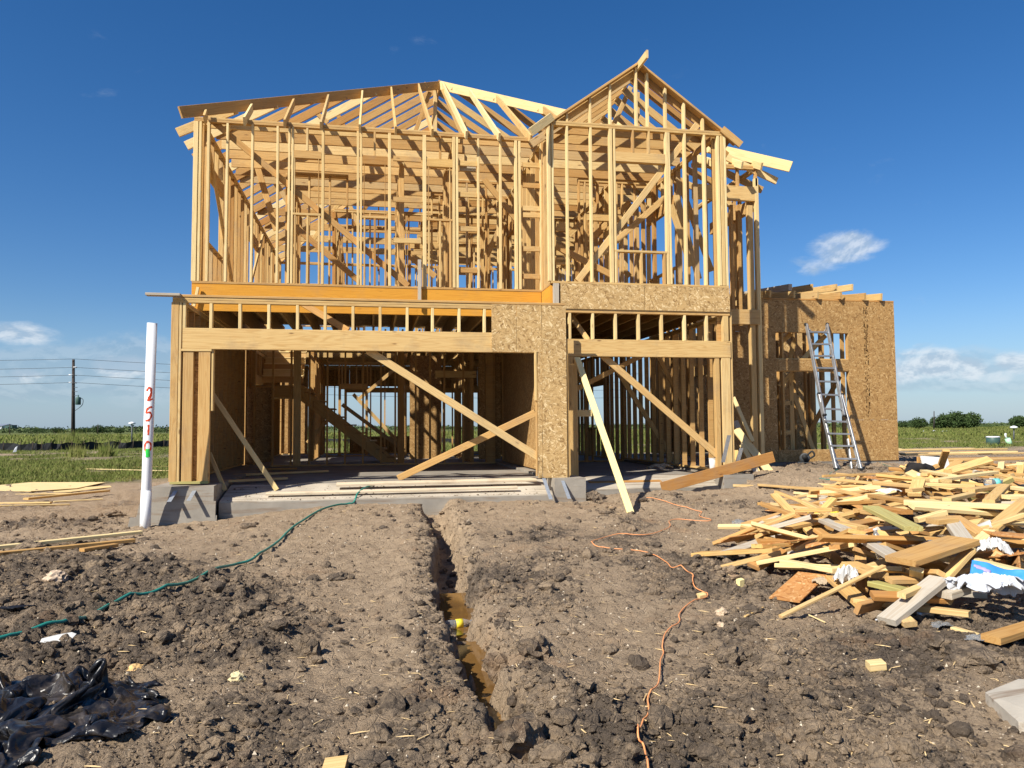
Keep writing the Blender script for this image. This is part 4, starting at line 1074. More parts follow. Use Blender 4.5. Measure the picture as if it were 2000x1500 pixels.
# wing roof: low rafters overhanging the front, on a raised purlin
for px in (1505, 1552, 1598, 1643, 1690, 1722):
    X = XP(px, 578, YW-.1)
    hb('rafter_tail', (X, YW-.10, zi+.10), (X, YW+2.2, zi+.36), .14, .04, (0, 0, 1), PINE)
hb('purlin', (XP(1493, 575, YW+.9), YW+.9, zi+.22), (XP(1722, 585, YW+.9), YW+.9, zi+.20), .20, .045, (0, 0, 1), SCRAP)
for px, m_ in ((1541, WEATH), (1584, PINE), (1631, PINE), (1662, PINE)):
    X = XP(px, 556, YW+.6)
    hb('rafter', (X, YW+.55, ZP(px, 561, YW+.55)), (X, YW+3.6, ZP(px, 561, YW+.55)+.28), .14, .04 if px > 1550 else .08, (0, 0, 1), m_)
for X in (6.5, 6.9, 7.2): hb('rafter', (X, YP+.5, ZP(1455, 585, YP)), (X, YW+1.5, ZP(1455, 585, YP)+.4), .10, .04, (0, 0, 1))

# --- hold-down straps
def strap(pts, w=.055, name='steel_strap'):
    off = HOUSE.location; v = []; f = []
    for i, p in enumerate(pts):
        p = Vector(p)-off
        v += [p+Vector((-w/2, 0, 0)), p+Vector((w/2, 0, 0)), p+Vector((w/2, -.004, .0)), p+Vector((-w/2, -.004, 0))]
    for i in range(len(pts)-1):
        for k in range(4): f.append((i*4+k, i*4+(k+1) % 4, i*4+4+(k+1) % 4, i*4+4+k))
    f += [(3, 2, 1, 0), tuple(range(len(v)-4, len(v)))]
    return new_obj(name, mesh_from(v, f, name, mat=GALV), HOUSE)
for x0_, x1_, yb in ((348, 330, 980), (384, 368, 978), (1062, 1076, 975), (1097, 1112, 974)):
    Y0 = 11.60; a = onY(x0_, 951 if x0_ < 500 else 934, 11.70); b_ = onY(x1_, yb, 11.40)
    strap([(a.x, 11.84, a.z+.0), (a.x, 11.70, a.z), tuple(a.lerp(b_, .5)), tuple(b_)])
for x0_, y0_, x1_, y1_ in ((1412, 903, 1424, 850), (1435, 925, 1448, 875)):
    a = onY(x0_, y0_, 12.30); b_ = onY(x1_, y1_, 12.22); strap([tuple(a), tuple(a.lerp(b_, .5)), tuple(b_)], .07)

# --- what is past the per-part limit becomes one joined part each
def flush_over():
    for (nm, mn), lst in OVER.items():
        V = []; Fc = []
        for p0, p1, w, t, wd in lst:
            ax = p1-p0; L = ax.length; ax.normalize(); y = wd-ax*wd.dot(ax); y.normalize(); z = ax.cross(y); c = (p0+p1)/2-HOUSE.location
            b0 = len(V)
            for sx_ in (-L/2, L/2):
                for sy, sz in ((-1, -1), (1, -1), (1, 1), (-1, 1)): V.append(c+ax*sx_+y*(sy*w/2)+z*(sz*t/2))
            Fc += [tuple(b0+i for i in q) for q in ((3, 2, 1, 0), (4, 5, 6, 7), (0, 1, 5, 4), (1, 2, 6, 5), (2, 3, 7, 6), (3, 0, 4, 7))]
        o = new_obj(nm+'_mass', mesh_from(V, Fc, nm+'_mass', mat=bpy.data.materials[mn]), HOUSE); o['kind'] = 'stuff'
        print('over', nm, len(lst))
flush_over()
print('house parts', {k: v for k, v in _cnt.items()})
# ================================================================== LOOSE SOIL, STONES
HOSE_PX = [(-60, 1268), (0, 1254), (70, 1236), (140, 1213), (196, 1197), (245, 1175), (315, 1154), (385, 1138), (455, 1112), (500, 1094), (546, 1060), (574, 1031), (610, 1008)]
CORD_PX = [(1268, 1560), (1258, 1471), (1246, 1446), (1267, 1406), (1265.6, 1370), (1291, 1295), (1294, 1266), (1327, 1219), (1327, 1205), (1381, 1170.6), (1354, 1147), (1354, 1127), (1312, 1115), (1276, 1086), (1157.6, 1064), (1265.6, 1045.7), (1307, 1021), (1388, 1018.7), (1341, 992), (1255, 973.7)]
HL = [(q.x, q.y) for q in (GB(*p) for p in HOSE_PX)]; CL = [(q.x, q.y) for q in (GB(*p) for p in CORD_PX)]
def scatter(name, n, ymin, ymax, smin, smax, sub, mat, seed, powr=1.6, mask=True, flat=.75, umin=-.64, umax=1.02, keep=None):
    r = np.random.default_rng(seed)
    y = np.exp(r.uniform(math.log(ymin), math.log(ymax), n*3)); u = r.uniform(umin, umax, n*3); x = u*y
    k = np.ones(n*3)
    if mask: k = .10+.90*clodmask(x, y)**1.6
    ok = (r.random(n*3) < k) & ~((x > -3.1) & (x < 6.1) & (y > 11.6)) & ~((x > 6.0) & (y > 14.1))
    if TRENCH:
        d = seg_d(x, y, TRENCH)[0]; ok &= ~((d < .16) & (r.random(n*3) < .8)) | (keep is not None)
    if keep is not None: ok = keep(x, y) & (y < 11.7)
    if smax > .017:
        ok &= (seg_d(x, y, HL)[0] > .06) & (seg_d(x, y, CL)[0] > .045)
        ok &= ~((x > -3.2) & (x < -.8) & (y > 2.9) & (y < 4.85))
    x = x[ok][:n]; y = y[ok][:n]; n = len(x)
    s = smin*(smax/smin)**(r.random(n)**powr)*(0.6+.4*np.clip(y/6, 0, 1.6))
    z = ground_np(x, y)+s*.18
    base = [rock(sub, seed*10+i) for i in range(6)]
    scl = s[:, None]*np.stack([r.uniform(.8, 1.3, n), r.uniform(.7, 1.1, n), r.uniform(.5, .9, n)*flat/.75], -1)
    rot = np.stack([r.uniform(-.5, .5, n), np.zeros(n), r.uniform(0, 6.28, n)], -1)
    return tri_cloud(name, base, np.stack([x, y, z], -1), rot, scl, mat, smooth=False)
scatter('dirt_crumbs', 26000, 2.2, 12.5, .005, .020, 1, CLOD, 3, 1.4) if False else None
scatter('dirt_crumbs', 34000, 2.15, 13, .0045, .018, 0, CLOD, 3, 1.3) if False else None
def rock0(seed):
    r = np.random.default_rng(seed)
    v = np.array([(1, 0, 0), (-1, 0, 0), (0, 1, 0), (0, -1, 0), (0, 0, 1), (0, 0, -1)], float)*r.uniform(.7, 1.2, (6, 1))+r.normal(size=(6, 3))*.15
    f = np.array([(0, 2, 4), (2, 1, 4), (1, 3, 4), (3, 0, 4), (2, 0, 5), (1, 2, 5), (3, 1, 5), (0, 3, 5)]); return v, f
_rock = rock
def rock(sub, seed, rough=.35): return rock0(seed) if sub == 0 else _rock(sub, seed, rough)
scatter('dirt_crumbs', 60000, 2.15, 13, .004, .016, 0, CLOD, 3, 1.3)
scatter('dirt_clods', 7500, 2.2, 13, .014, .042, 1, CLOD, 4, 2.0)
scatter('dirt_clods', 900, 2.5, 13, .03, .075, 2, CLOD, 5, 2.2)
def rim(x, y):
    d = seg_d(x, y, TRENCH)[0]; return (d > .13) & (d < .34)
def bed(x, y): return seg_d(x, y, TRENCH)[0] < .10
scatter('dirt_clods', 1500, 2.6, 11.6, .012, .045, 1, CLOD, 14, 1.8, mask=False, umin=-.1, umax=.5, keep=rim)
scatter('dirt_clods', 260, 5.2, 11.6, .015, .06, 1, CLOD, 15, 1.5, mask=False, umin=-.1, umax=.5, keep=bed)
scatter('dirt_crumbs', 9000, 2.6, 11.6, .004, .016, 0, CLOD, 16, 1.3, mask=False, umin=-.1, umax=.5, keep=rim)
PEBBLE = plain('pale_pebble', (.52, .44, .33), .85, .2, .2, 20)
scatter('pebbles', 3800, 2.2, 12.5, .004, .015, 0, PEBBLE, 6, 2.2, mask=False)
CHIP = plain('wood_chip', (.72, .52, .26), .8, .2, .2, 20)
def chips():
    r = np.random.default_rng(9); n = 900
    y = np.exp(r.uniform(math.log(2.4), math.log(12), n)); x = r.uniform(-.6, 1.0, n)*y
    ok = ~((x > -3.1) & (x < 6.1) & (y > 11.5)); x = x[ok]; y = y[ok]; n = len(x)
    v = np.array([(-1, -.09, 0), (1, -.06, 0), (1, .06, 0), (-1, .09, 0), (0, 0, .08)], float); f = np.array([(0, 1, 4), (1, 2, 4), (2, 3, 4), (3, 0, 4)])
    s = r.uniform(.008, .045, n); scl = np.stack([s, s, s], -1)
    tri_cloud('wood_chips', [(v, f)], np.stack([x, y, ground_np(x, y)+.006], -1), np.stack([r.uniform(-.1, .1, n), x*0, r.uniform(0, 6.28, n)], -1), scl, CHIP, smooth=False)
chips()
# a few clods and stones one can single out
def clod(px, py, s, label, mat=CLOD, cat='clod', name='dirt_clod', seed=1, flat=.7):
    p = G(px, py); v, f = _rock(3, seed, .45); v = v*(1+.10*np.sin(v[:, :1]*9+seed)*np.sin(v[:, 1:2]*8)+.07*np.random.default_rng(seed).normal(size=(len(v), 1))); v = v*np.array([s, s*.8, s*flat])
    o = new_obj(name, mesh_from(v, [tuple(q) for q in f], name, False, mat)); o.location = (p.x, p.y, p.z+s*flat*.35); o.rotation_euler.z = seed
    return tag(o, label, cat)
SAND = plain('sandy_clay', (.62, .40, .17), .9, .2, .35, 25, bump=.6)
clod(265, 1310, .055, 'orange sandy clay lump just behind the black plastic sheet', SAND, seed=2, flat=.45)
clod(462, 1330, .04, 'pale yellow stone in the dark clods left of centre', plain('yellow_stone', (.62, .52, .30), .9, .2, .2, 20, bump=.5), 'stone', 'stone', 3, .8)
clod(493, 1282, .10, 'big brown clod with an orange crown beside a dark hollow', CLOD, seed=5)
clod(605, 1285, .085, 'dark upright clod right of the big brown one', CLOD, seed=6, flat=.95)
clod(655, 1131, .11, 'round dark lump of earth on the pale ground left of the trench', CLOD, seed=7, flat=.45)
clod(1045, 1275, .13, 'broad tan clay lump on the right lip of the trench', CLOD, seed=8, flat=.6)
clod(975, 1315, .10, 'dark clod sliding into the trench between two puddles', CLOD, seed=9, flat=.8)
clod(1012, 1455, .12, 'large dark clod at the near end of the trench', CLOD, seed=10, flat=.7)
clod(1410, 1200, .045, 'tan stone right of the cord bend beside a smaller one', plain('tan_stone', (.50, .38, .26), .9, .2, .2, 20, bump=.5), 'stone', 'stone', 11)
clod(1408, 1222, .028, 'small tan stone in front of the larger one by the cord', plain('tan_stone', (.50, .38, .26), .9, .2, .2, 20, bump=.5), 'stone', 'stone', 12)
clod(1420, 1290, .10, 'dark rounded clod on the right among rough soil', CLOD, seed=13)
clod(1900, 1290, .17, 'wide dark heap of cracked mud in front of the white bag', CLOD, seed=14, flat=.4)
clod(1830, 1262, .12, 'dark mud lump left of the cracked mud heap', CLOD, seed=15, flat=.5)
clod(1163, 975, .15, 'brown earth lump against the right garage slab edge', CLOD, seed=16, flat=.6)
clod(1190, 968, .10, 'orange clay lump on the right garage slab edge', SAND, seed=17, flat=.8)
clod(110, 1130, .11, 'pale boulder of clay near the boards on the left', plain('pale_clay', (.50, .38, .27), .95, .2, .3, 12, bump=.6), seed=18, flat=.45)
clod(60, 1075, .14, 'dark clod behind the left boards', CLOD, seed=19, flat=.6)
clod(225, 1010, .16, 'dark heap of soil left of the white pipe', CLOD, seed=20, flat=.5)

# ------------------------------------------------------------------ water in the trench
def water():
    v = []; f = []
    pts = TRENCH[3:]
    for i, (x, y) in enumerate(pts):
        v += [(x-.30, y, -.163), (x+.30, y, -.163)]
    for i in range(len(pts)-1): f.append((2*i, 2*i+1, 2*i+3, 2*i+2))
    o = new_obj('trench_water', mesh_from(v, f, 'trench_water', mat=MUD)); tag(o, kind='structure')
water()

# ------------------------------------------------------------------ grass and far vegetation
def blades(name, n, region, hmin, hmax, w, mat, seed, lean=.35, gmin=.45):
    r = np.random.default_rng(seed); x, y = region(r, n)
    ok = grass_np(x, y) > gmin+.3*r.random(len(x)); x = x[ok]; y = y[ok]; n = len(x)
    tall = .55+.9*np.clip(fbm(x, y, 4, 3, 77)+.5, 0, 1)
    h = r.uniform(hmin, hmax, n)*tall; z = ground_np(x, y)
    a = r.uniform(0, 6.28, n); dx = np.cos(a)*w*.5*(1+y/60); dy = np.sin(a)*w*.5
    lx = r.normal(size=n)*lean*h; ly = r.normal(size=n)*lean*h
    V = np.stack([np.stack([x-dx, y-dy, z-.02], -1), np.stack([x+dx, y+dy, z-.02], -1), np.stack([x+lx, y+ly, z+h], -1)], 1).reshape(-1, 3)
    me = bpy.data.meshes.new(name); me.vertices.add(len(V)); me.vertices.foreach_set('co', V.astype(np.float32).ravel())
    me.loops.add(len(V)); me.loops.foreach_set('vertex_index', np.arange(len(V), dtype=np.int32))
    me.polygons.add(n); me.polygons.foreach_set('loop_start', np.arange(0, 3*n, 3, dtype=np.int32)); me.update(); me.materials.append(mat)
    o = new_obj(name, me); tag(o, kind='stuff'); return o
def reg(u0, u1, y0, y1):
    def fn(r, n):
        y = np.exp(r.uniform(math.log(y0), math.log(y1), n)); return r.uniform(u0, u1, n)*y, y
    return fn
blades('grass', 150000, reg(-.66, -.12, 15, 75), .03, .13, .022, GRASS, 21, .7)
blades('grass', 90000, reg(.50, 1.06, 28, 110), .05, .20, .03, GRASS, 22, .7)
blades('weeds', 50000, reg(-.70, .60, 62, 170), .15, .5, .16, GRASS, 23, .3, .2)
blades('weeds', 40000, reg(.50, 1.10, 70, 230), .12, .4, .20, GRASS, 24, .3, .2)
blades('weeds', 40000, reg(-.12, .60, 30, 70), .1, .3, .05, GRASS, 26, .3, .2)
def tall_weed(px, py, s, label):
    p = G(px, py); r = np.random.default_rng(int(px)); V = []; Fc = []
    for i in range(140):
        a = r.uniform(0, 6.28); b = r.uniform(0, .4)*s; h = r.uniform(.4, 1.0)*s
        q = (r.normal()*.28*s, r.normal()*.28*s); k = len(V)
        V += [(q[0]-.025*s, q[1], 0), (q[0]+.025*s, q[1], 0), (q[0]+math.cos(a)*b, q[1]+math.sin(a)*b, h)]; Fc.append((k, k+1, k+2))
    o = new_obj('weed_clump', mesh_from(V, Fc, 'weed', mat=GRASS)); o.location = p; tag(o, label, 'plant')
tall_weed(206, 892, .85, 'bright green weed clump in the left field below the street lamp')
tall_weed(150, 893, .75, 'green weed clump in the left field in front of the utility pole')
tall_weed(138, 876, 1.5, 'thin tall weed against the black silt fence')

def leaf_base(seed):
    r = np.random.default_rng(seed); v = []; f = []
    for i in range(5):
        c = r.normal(size=3)*.5; a = r.normal(size=3); a /= np.linalg.norm(a); b = np.cross(a, r.normal(size=3)); b /= np.linalg.norm(b)
        k = len(v); v += [c-a*.5, c+b*.45, c+a*.5, c-b*.45]; f += [(k, k+1, k+2), (k, k+2, k+3)]
    return np.array(v), np.array(f)
LB = [leaf_base(i) for i in range(5)]
def tree(px, py_base, w_px, h_px, D, label, n=900, mat=LEAF, lobes=6, seed=1, group=None):
    b = atD(px, py_base, D); mpp = D/F_PX; W_ = w_px*mpp; H = h_px*mpp; r = np.random.default_rng(seed)
    root = empty('tree', (b.x, b.y, 0.0), label, 'tree', group)
    z0 = b.z
    c = []; rad = []
    for i in range(lobes):
        f = (i+.5)/lobes-.5; c.append((f*W_*.78, r.uniform(-.2, .2)*W_, H*(.45+.16*math.cos(f*3)+r.uniform(-.1, .1)))); rad.append((W_/lobes*1.05+.1*W_, H*(.38+.1*r.random())))
    P_ = []
    for i in range(n):
        k = r.integers(lobes); d = r.normal(size=3); d /= np.linalg.norm(d); q = r.random()**.33
        P_.append((c[k][0]+d[0]*rad[k][0]*q, c[k][1]+d[1]*rad[k][0]*q, max(.02*H, c[k][2]+d[2]*rad[k][1]*q)))
    P_ = np.array(P_); ca, sa = math.cos(-yaw), math.sin(-yaw)
    P_[:, 0], P_[:, 1] = P_[:, 0]*ca-P_[:, 1]*sa, P_[:, 0]*sa+P_[:, 1]*ca
    P_[:, 2] += z0
    s = r.uniform(.5, 1.1, n)*H*.10
    global RNG
    o = tri_cloud('crown', LB, P_, r.uniform(0, 6.28, (n, 3)), np.stack([s, s, s], -1), mat, smooth=False); del o['kind']; o.name = 'crown'; o.parent = root
    for k in range(min(2, (lobes+1)//2)):
        tr = tube_mesh([(c[k*2][0]*ca*.3, 0, z0-.6), (c[k*2][0]*.6, 0, z0+H*.25), (c[k*2][0], 0, z0+H*.5)], [H*.05, H*.035, H*.02], 6, BARK, name='trunk'); new_obj('trunk', tr, root)
    return root
tree(1866, 838, 74, 31, 175, 'largest dark green tree clump on the right horizon', 2200, LEAF, 7, 31)
tree(1793, 838, 32, 20, 180, 'mid sized round tree between the small bush and the big clump', 800, LEAF, 3, 32)
tree(1764, 837, 16, 15, 200, 'small round bush nearest the right edge of the sheathed wing', 400, LEAF, 2, 33)
tree(1990, 838, 34, 24, 170, 'dark ragged tree cut off by the right edge of the photo', 800, LEAF, 4, 34)
tree(1925, 838, 60, 9, 220, 'low scrub right of the big tree clump', 600, LEAF, 5, 35)
for i, (px, w, h, lab) in enumerate(((197, 34, 15, 'dome shaped tree on the left horizon right of the utility pole'), (112, 26, 11, 'low bush left of the utility pole on the horizon'), (70, 40, 10, 'long low bush beside the far flat roofed block'),
                                     (160, 30, 11, 'dark bush just right of the utility pole foot'), (233, 18, 9, 'small pointed bush left of the street lamp head'), (300, 60, 8, 'low tree line behind the white pipe'))):
    tree(px, 848, w, h+2, 230, lab, 500, LEAF, 4, 40+i)
# far wood along the horizon
def treeline():
    r = np.random.default_rng(50); n = 42000; az = r.uniform(-1.0, 1.35, n); d = r.uniform(330, 620, n)
    x = np.sin(az)*d; y = np.cos(az)*d; hmax = .5+1.7*np.clip(fbm(az*60, az*0+3, 3.0, 4, 5)+.4, 0, 1)
    z = r.random(n)*hmax*(d/450)
    s = r.uniform(.35, .8, n)
    tri_cloud('distant_treeline', LB, np.stack([x, y, z-.3], -1), r.uniform(0, 6.28, (n, 3)), np.stack([s*1.6, s*1.6, s], -1), LEAF2, smooth=False)
treeline()

# ------------------------------------------------------------------ silt fence
sf = empty('silt_fence', GB(-60, 877), 'low black silt fence running across the left field', 'fence')
fp = [GB(px, py) for px, py in ((-220, 881), (-60, 880), (40, 879.5), (90, 879), (140, 878), (200, 876), (260, 875), (340, 873), (480, 871), (640, 869), (900, 867))]
fp = crom(fp, 5); V = []; Fc = []
for i, p in enumerate(fp):
    q = p-sf.location; h = .42+.06*math.sin(i*1.7)+.04*random.random(); V += [(q.x, q.y, -.1), (q.x+.02, q.y+.12*math.sin(i*2.3), h)]
for i in range(len(fp)-1): Fc.append((2*i, 2*i+2, 2*i+3, 2*i+1))
fme = mesh_from(V, Fc, 'fabric', mat=SILT); fo = new_obj('fabric', fme, sf); mod = fo.modifiers.new('thickness', 'SOLIDIFY'); mod.thickness = .01
for i in range(0, len(fp), 2):
    q = fp[i]-sf.location; new_obj('stake', tube_mesh([(q.x, q.y-.03, -.1), (q.x+.02, q.y-.03, .58)], .022, 5, BARK), sf)

# ------------------------------------------------------------------ poles and wires
def pole(px, y_top, y_base, D, r0, label, name='utility_pole', cat='utility pole', mat=POLE):
    a = atD(px, y_base, D); b = atD(px+.3, y_top, D); root = empty(name, (a.x, a.y, 0), label, cat)
    new_obj('pole', tube_mesh([(0, 0, -.3), (b.x-a.x, b.y-a.y, b.z)], [r0, r0*.62], 10, mat), root); return root, b
pr, ptop = pole(143.2, 702, 850, 75, .19, 'dark wooden utility pole with a transformer on the left')
u_ = Vector((ptop.x-pr.location.x, ptop.y-pr.location.y, ptop.z))
def onpole(py): return atD(144.5, py, 75)-Vector((pr.location.x, pr.location.y, 0))
for i, py in enumerate((717.5, 732.5, 747.5)):
    p = onpole(py)
    new_obj('insulator', tube_mesh([p+Vector((-.05, -.1, 0)), p+Vector((-.42 if i else .3, -.15, .02))], .05, 6, PVC), pr)
    new_obj('bracket', tube_mesh([p+Vector((0, -.1, 0)), p+Vector((.30, -.15, -.05))], .035, 6, STEELDK), pr)
for py in (757, 765, 773):
    p = onpole(py); new_obj('bracket', tube_mesh([p+Vector((0, -.1, 0)), p+Vector((.36, -.15, 0))], .025, 6, STEELDK), pr)
p = onpole(783); tr = new_obj('transformer', lathe_mesh([(.20, -.38), (.24, -.34), (.24, .28), (.20, .36), (.06, .38), (.05, .58)], 14, TRANSF), pr); tr.location = p+Vector((.42, -.12, 0))
new_obj('cable', tube_mesh(crom([p+Vector((.62, -.1, .3)), p+Vector((.85, -.1, .1)), p+Vector((.75, -.1, -.45)), p+Vector((.15, -.1, -.95))], 6), .03, 6, STEELDK), pr)
for i, (yl, ym, yr, dx, lab) in enumerate(((696, 701, 726, .0, 'topmost power line crossing the left sky'), (716, 717.5, 742, -.1, 'second power line from the top'), (731.5, 732.5, 757, -.1, 'third power line from the top'), (747.5, 747, 772, -.1, 'lowest power line'))):
    A = atD(-700, yl+4, 66); M = atD(145+dx, ym, 74.8); Z = atD(1250, yr+4, 100)
    def sag(a, b, s, n=16): return [a.lerp(b, k/n)-Vector((0, 0, s*4*(k/n)*(1-k/n))) for k in range(n+1)]
    pts = sag(A, M, .25)+sag(M, Z, .65)[1:]
    o = new_obj('power_line', tube_mesh(pts, .018, 5, STEELDK)); tag(o, lab+' strung to the utility pole', 'power line', 'wires on the utility pole')
pole(19, 828, 846, 190, .13, 'thin distant pole in front of the far dark block', 'distant_pole')
pole(191, 828, 847, 200, .12, 'thin distant pole behind the dome shaped tree', 'distant_pole')
pole(264.5, 832, 846, 240, .10, 'faint distant pole just right of the street lamp', 'distant_pole')
pole(326, 831, 846, 200, .13, 'thin distant pole beside the left house corner', 'distant_pole')
pole(1824, 803, 838, 150, .13, 'slender pole left of the big tree clump on the right', 'distant_pole')
def lamp(px, yt, yb, D, label):
    root, b = pole(px, yt, yb, D, .07, label, 'street_lamp', 'street lamp', STEELDK)
    o = new_obj('lamp_head', lathe_mesh([(.05, 0), (.28, .05), (.26, .14), (.05, .22)], 12, PVC), root); o.location = b-Vector((root.location.x, root.location.y, 0))
lamp(257.5, 829, 868, 62, 'black street lamp with a white head behind the silt fence')
lamp(1980, 837, 868, 60, 'short lamp post beside the pale green pipe at the right edge')
# far buildings
fb = empty('warehouse', atD(-8, 846, 420), 'long white warehouse at the far left edge of the horizon', 'building'); fb.location.z = 0
o = new_obj('wall', box_mesh((-17, -6, 0), (7.0, 6, 3.2), WHITEP), fb); o.rotation_euler.z = -yaw
o = new_obj('roof', mesh_from([(-17.3, -6.3, 3.2), (7.3, -6.3, 3.2), (7.3, 6.3, 3.2), (-17.3, 6.3, 3.2), (-17.3, 0, 4.3), (7.3, 0, 4.3)], [(0, 1, 5, 4), (2, 3, 4, 5), (0, 4, 3), (1, 2, 5), (3, 2, 1, 0)], 'roof', mat=GALV), fb); o.rotation_euler.z = -yaw
fb = empty('flat_roofed_block', atD(21, 846, 400), 'dark flat roofed block beside the white warehouse', 'building'); fb.location.z = 0
o = new_obj('wall', box_mesh((-1.9, -2, 0), (1.9, 2, 3.4), TRANSF), fb); o.rotation_euler.z = -yaw
o = new_obj('roof', box_mesh((-2.0, -2.1, 3.4), (2.0, 2.1, 3.6), STEELDK), fb); o.rotation_euler.z = -yaw
# utility cabinet and drain pipe on the right
p = GB(1940, 871); cb = empty('utility_cabinet', p, 'dark green utility cabinet with a pale lid in the right field', 'utility box')
o = new_obj('body', lathe_mesh([(.36, -.1), (.36, .46), (.33, .50)], 18, TRANSF), cb); o = new_obj('lid', lathe_mesh([(.37, .50), (.37, .54), (.30, .57)], 18, PVC), cb)
p = GB(1970, 870); dp = empty('drain_pipe', p, 'leaning pale green drain pipe with a white spout in the right field', 'pipe')
new_obj('body', tube_mesh([(.12, 0, -.05), (-.06, 0, .42)], .15, 14, MINT), dp); new_obj('spout', tube_mesh([(-.10, 0, .38), (-.20, 0, .62), (-.17, 0, .72)], .055, 10, PVC), dp)
for i, (px, py, s, lb_) in enumerate(((1804, 842, .25, 'white bundle furthest left in the far right field'), (1824, 840, .3, 'largest white bundle below the slender pole'), (1842, 843, .22, 'small white bundle under the left side of the big trees'), (1850, 843, .2, 'tiny white bundle rightmost below the big trees'))):
    p = atD(px, py, 110); v, f = _rock(1, 70+i); o = new_obj('white_bag', mesh_from(v*s, [tuple(q) for q in f], 'bag', True, WHITEP)); o.location = (p.x, p.y, .15); tag(o, lb_, 'bag', 'white bundles in the far field')
p = GB(28, 884); o = new_obj('paper_scrap', mesh_from([(-.1, 0, 0), (.1, .02, .05), (.16, .0, .4), (.02, .05, .3)], [(0, 1, 2, 3)], 'scrap', mat=WHITEP)); o.location = p; o.modifiers.new('t', 'SOLIDIFY').thickness = .01; tag(o, 'small pale scrap standing in the grass by the silt fence', 'scrap')

# ================================================================== PVC PIPE WITH PAINTED NUMBER
pb = G(283, 1032); DP = (pb-Vector((0, 0, EYE))).dot(fwd); D0 = pb.copy(); ptp = atD(297.3, 631, (pb-Vector((0, 0, EYE))).dot(fwd)/1.0)
r0 = 18.4/2*DP/F_PX*1.0
# depth along camera forward: convert
def at_depth(px, py, depth):
    d = ray(px, py); t = depth/(d.dot(fwd)); return Vector((d.x*t, d.y*t, EYE+d.z*t))
ptp = at_depth(297.3, 631, DP); pbt = at_depth(282.8, 1050, DP)
vp = empty('vent_pipe', pbt, 'tall white plastic pipe standing in the soil with orange painted digits', 'pipe')
axp = (ptp-pbt); Lp = axp.length; axp.normalize()
def along(py): return (at_depth(283+(1032-py)*.0357, py, DP)-pbt).dot(axp)
l1 = along(957)
def pipe_part(name, a, b, r, cap=True, rin=None):
    prof = [(r, a), (r, b)] if rin is None else [(r, a), (r, b), (rin, b), (rin, b-.25)]
    me = lathe_mesh(prof, 28, PIPEM, name)
    if rin is not None:      # open top
        me = bpy.data.meshes.new(name); vs_ = []; fs = []; n = 28
        for rr, z in prof:
            for k in range(n): vs_.append((rr*math.cos(2*math.pi*k/n), rr*math.sin(2*math.pi*k/n), z))
        for i in range(len(prof)-1):
            for k in range(n): fs.append((i*n+k, i*n+(k+1) % n, (i+1)*n+(k+1) % n, (i+1)*n+k))
        me.from_pydata(vs_, [], fs); me.update(); me.polygons.foreach_set('use_smooth', [True]*len(fs)); me.materials.append(PIPEM)
        mod = None
    o = new_obj(name, me, vp); o.rotation_mode = 'QUATERNION'; o.rotation_quaternion = axp.to_track_quat('Z', 'Y'); return o
pipe_part('lower_pipe', -.1, l1, r0*1.07); pipe_part('pipe', l1-.01, Lp, r0, rin=r0*.9)
# frame on the pipe facing the camera
tc_ = Vector((-pbt.x, -pbt.y, 0)).normalized(); side = axp.cross(tc_).normalized(); tc_ = side.cross(axp).normalized()
def on_pipe(u, l, r):       # u = signed arc length to the right as the camera sees it
    a = u/r; return axp*l+(tc_*math.cos(a)+side*math.sin(a))*r
SGN = 1 if side.dot(rt) > 0 else -1
def glyph(strokes, yc, h, w, name='painted_digit', uo=0.0):
    lc = along(yc); V = []; Fc = []
    for st in strokes:
        pts = crom([(p[0], p[1], 0) for p in st], 5) if len(st) > 2 else [Vector((st[0][0]+(st[1][0]-st[0][0])*k/5, st[0][1]+(st[1][1]-st[0][1])*k/5, 0)) for k in range(6)]
        k0 = len(V)
        for i, p in enumerate(pts):
            d = pts[min(i+1, len(pts)-1)]-pts[max(i-1, 0)]; d = Vector((d.x*w, d.y*h, 0)).normalized(); nrm = Vector((-d.y, d.x, 0)); hw_ = .012*(1+.25*math.sin(i*1.3))
            for s in (-1, 1):
                u = SGN*((p.x*w)+nrm.x*hw_*s+uo); l = lc+p.y*h+nrm.y*hw_*s
                V.append(on_pipe(u, l, r0+.0015))
        for i in range(len(pts)-1): Fc.append((k0+2*i, k0+2*i+1, k0+2*i+3, k0+2*i+2))
    o = new_obj(name, mesh_from(V, Fc, name, mat=OPAINT), vp); m_ = o.modifiers.new('t', 'SOLIDIFY'); m_.thickness = .001; return o
kx = DP/F_PX
glyph([[(-.5, .25), (-.2, .5), (.2, .45), (.25, .1), (-.1, -.25), (-.25, -.45), (.1, -.42), (.5, -.35)], [(.2, .4), (.22, 0), (.05, -.4)]], 770, 25*kx, 12*kx, uo=-.002)
glyph([[(.5, .5), (-.1, .47)], [(-.15, .45), (-.45, .1), (.1, .12), (.42, -.1), (.1, -.42), (-.5, -.5)]], 808, 27*kx, 12*kx, uo=-.004)
glyph([[(0, .5), (.02, 0), (-.02, -.5)]], 839, 20*kx, 8*kx, uo=-.002)
glyph([[(0, .5), (-.45, .2), (-.42, -.3), (0, -.5), (.42, -.3), (.45, .2), (0, .5)]], 871, 20*kx, 12*kx, uo=-.002)
V = []; Fc = []
for i in range(6):
    for j in range(4):
        u = SGN*(-.028+.056*i/5+.004*math.sin(j*2)); l = along(892-16*j/3)+.003*math.sin(i*2.1); V.append(on_pipe(u, l, r0+.0035))
for i in range(5):
    for j in range(3): Fc.append((i*4+j, i*4+j+1, i*4+j+5, i*4+j+4))
o = new_obj('tape', mesh_from(V, Fc, 'tape', mat=GTAPE), vp); o.modifiers.new('t', 'SOLIDIFY').thickness = .001

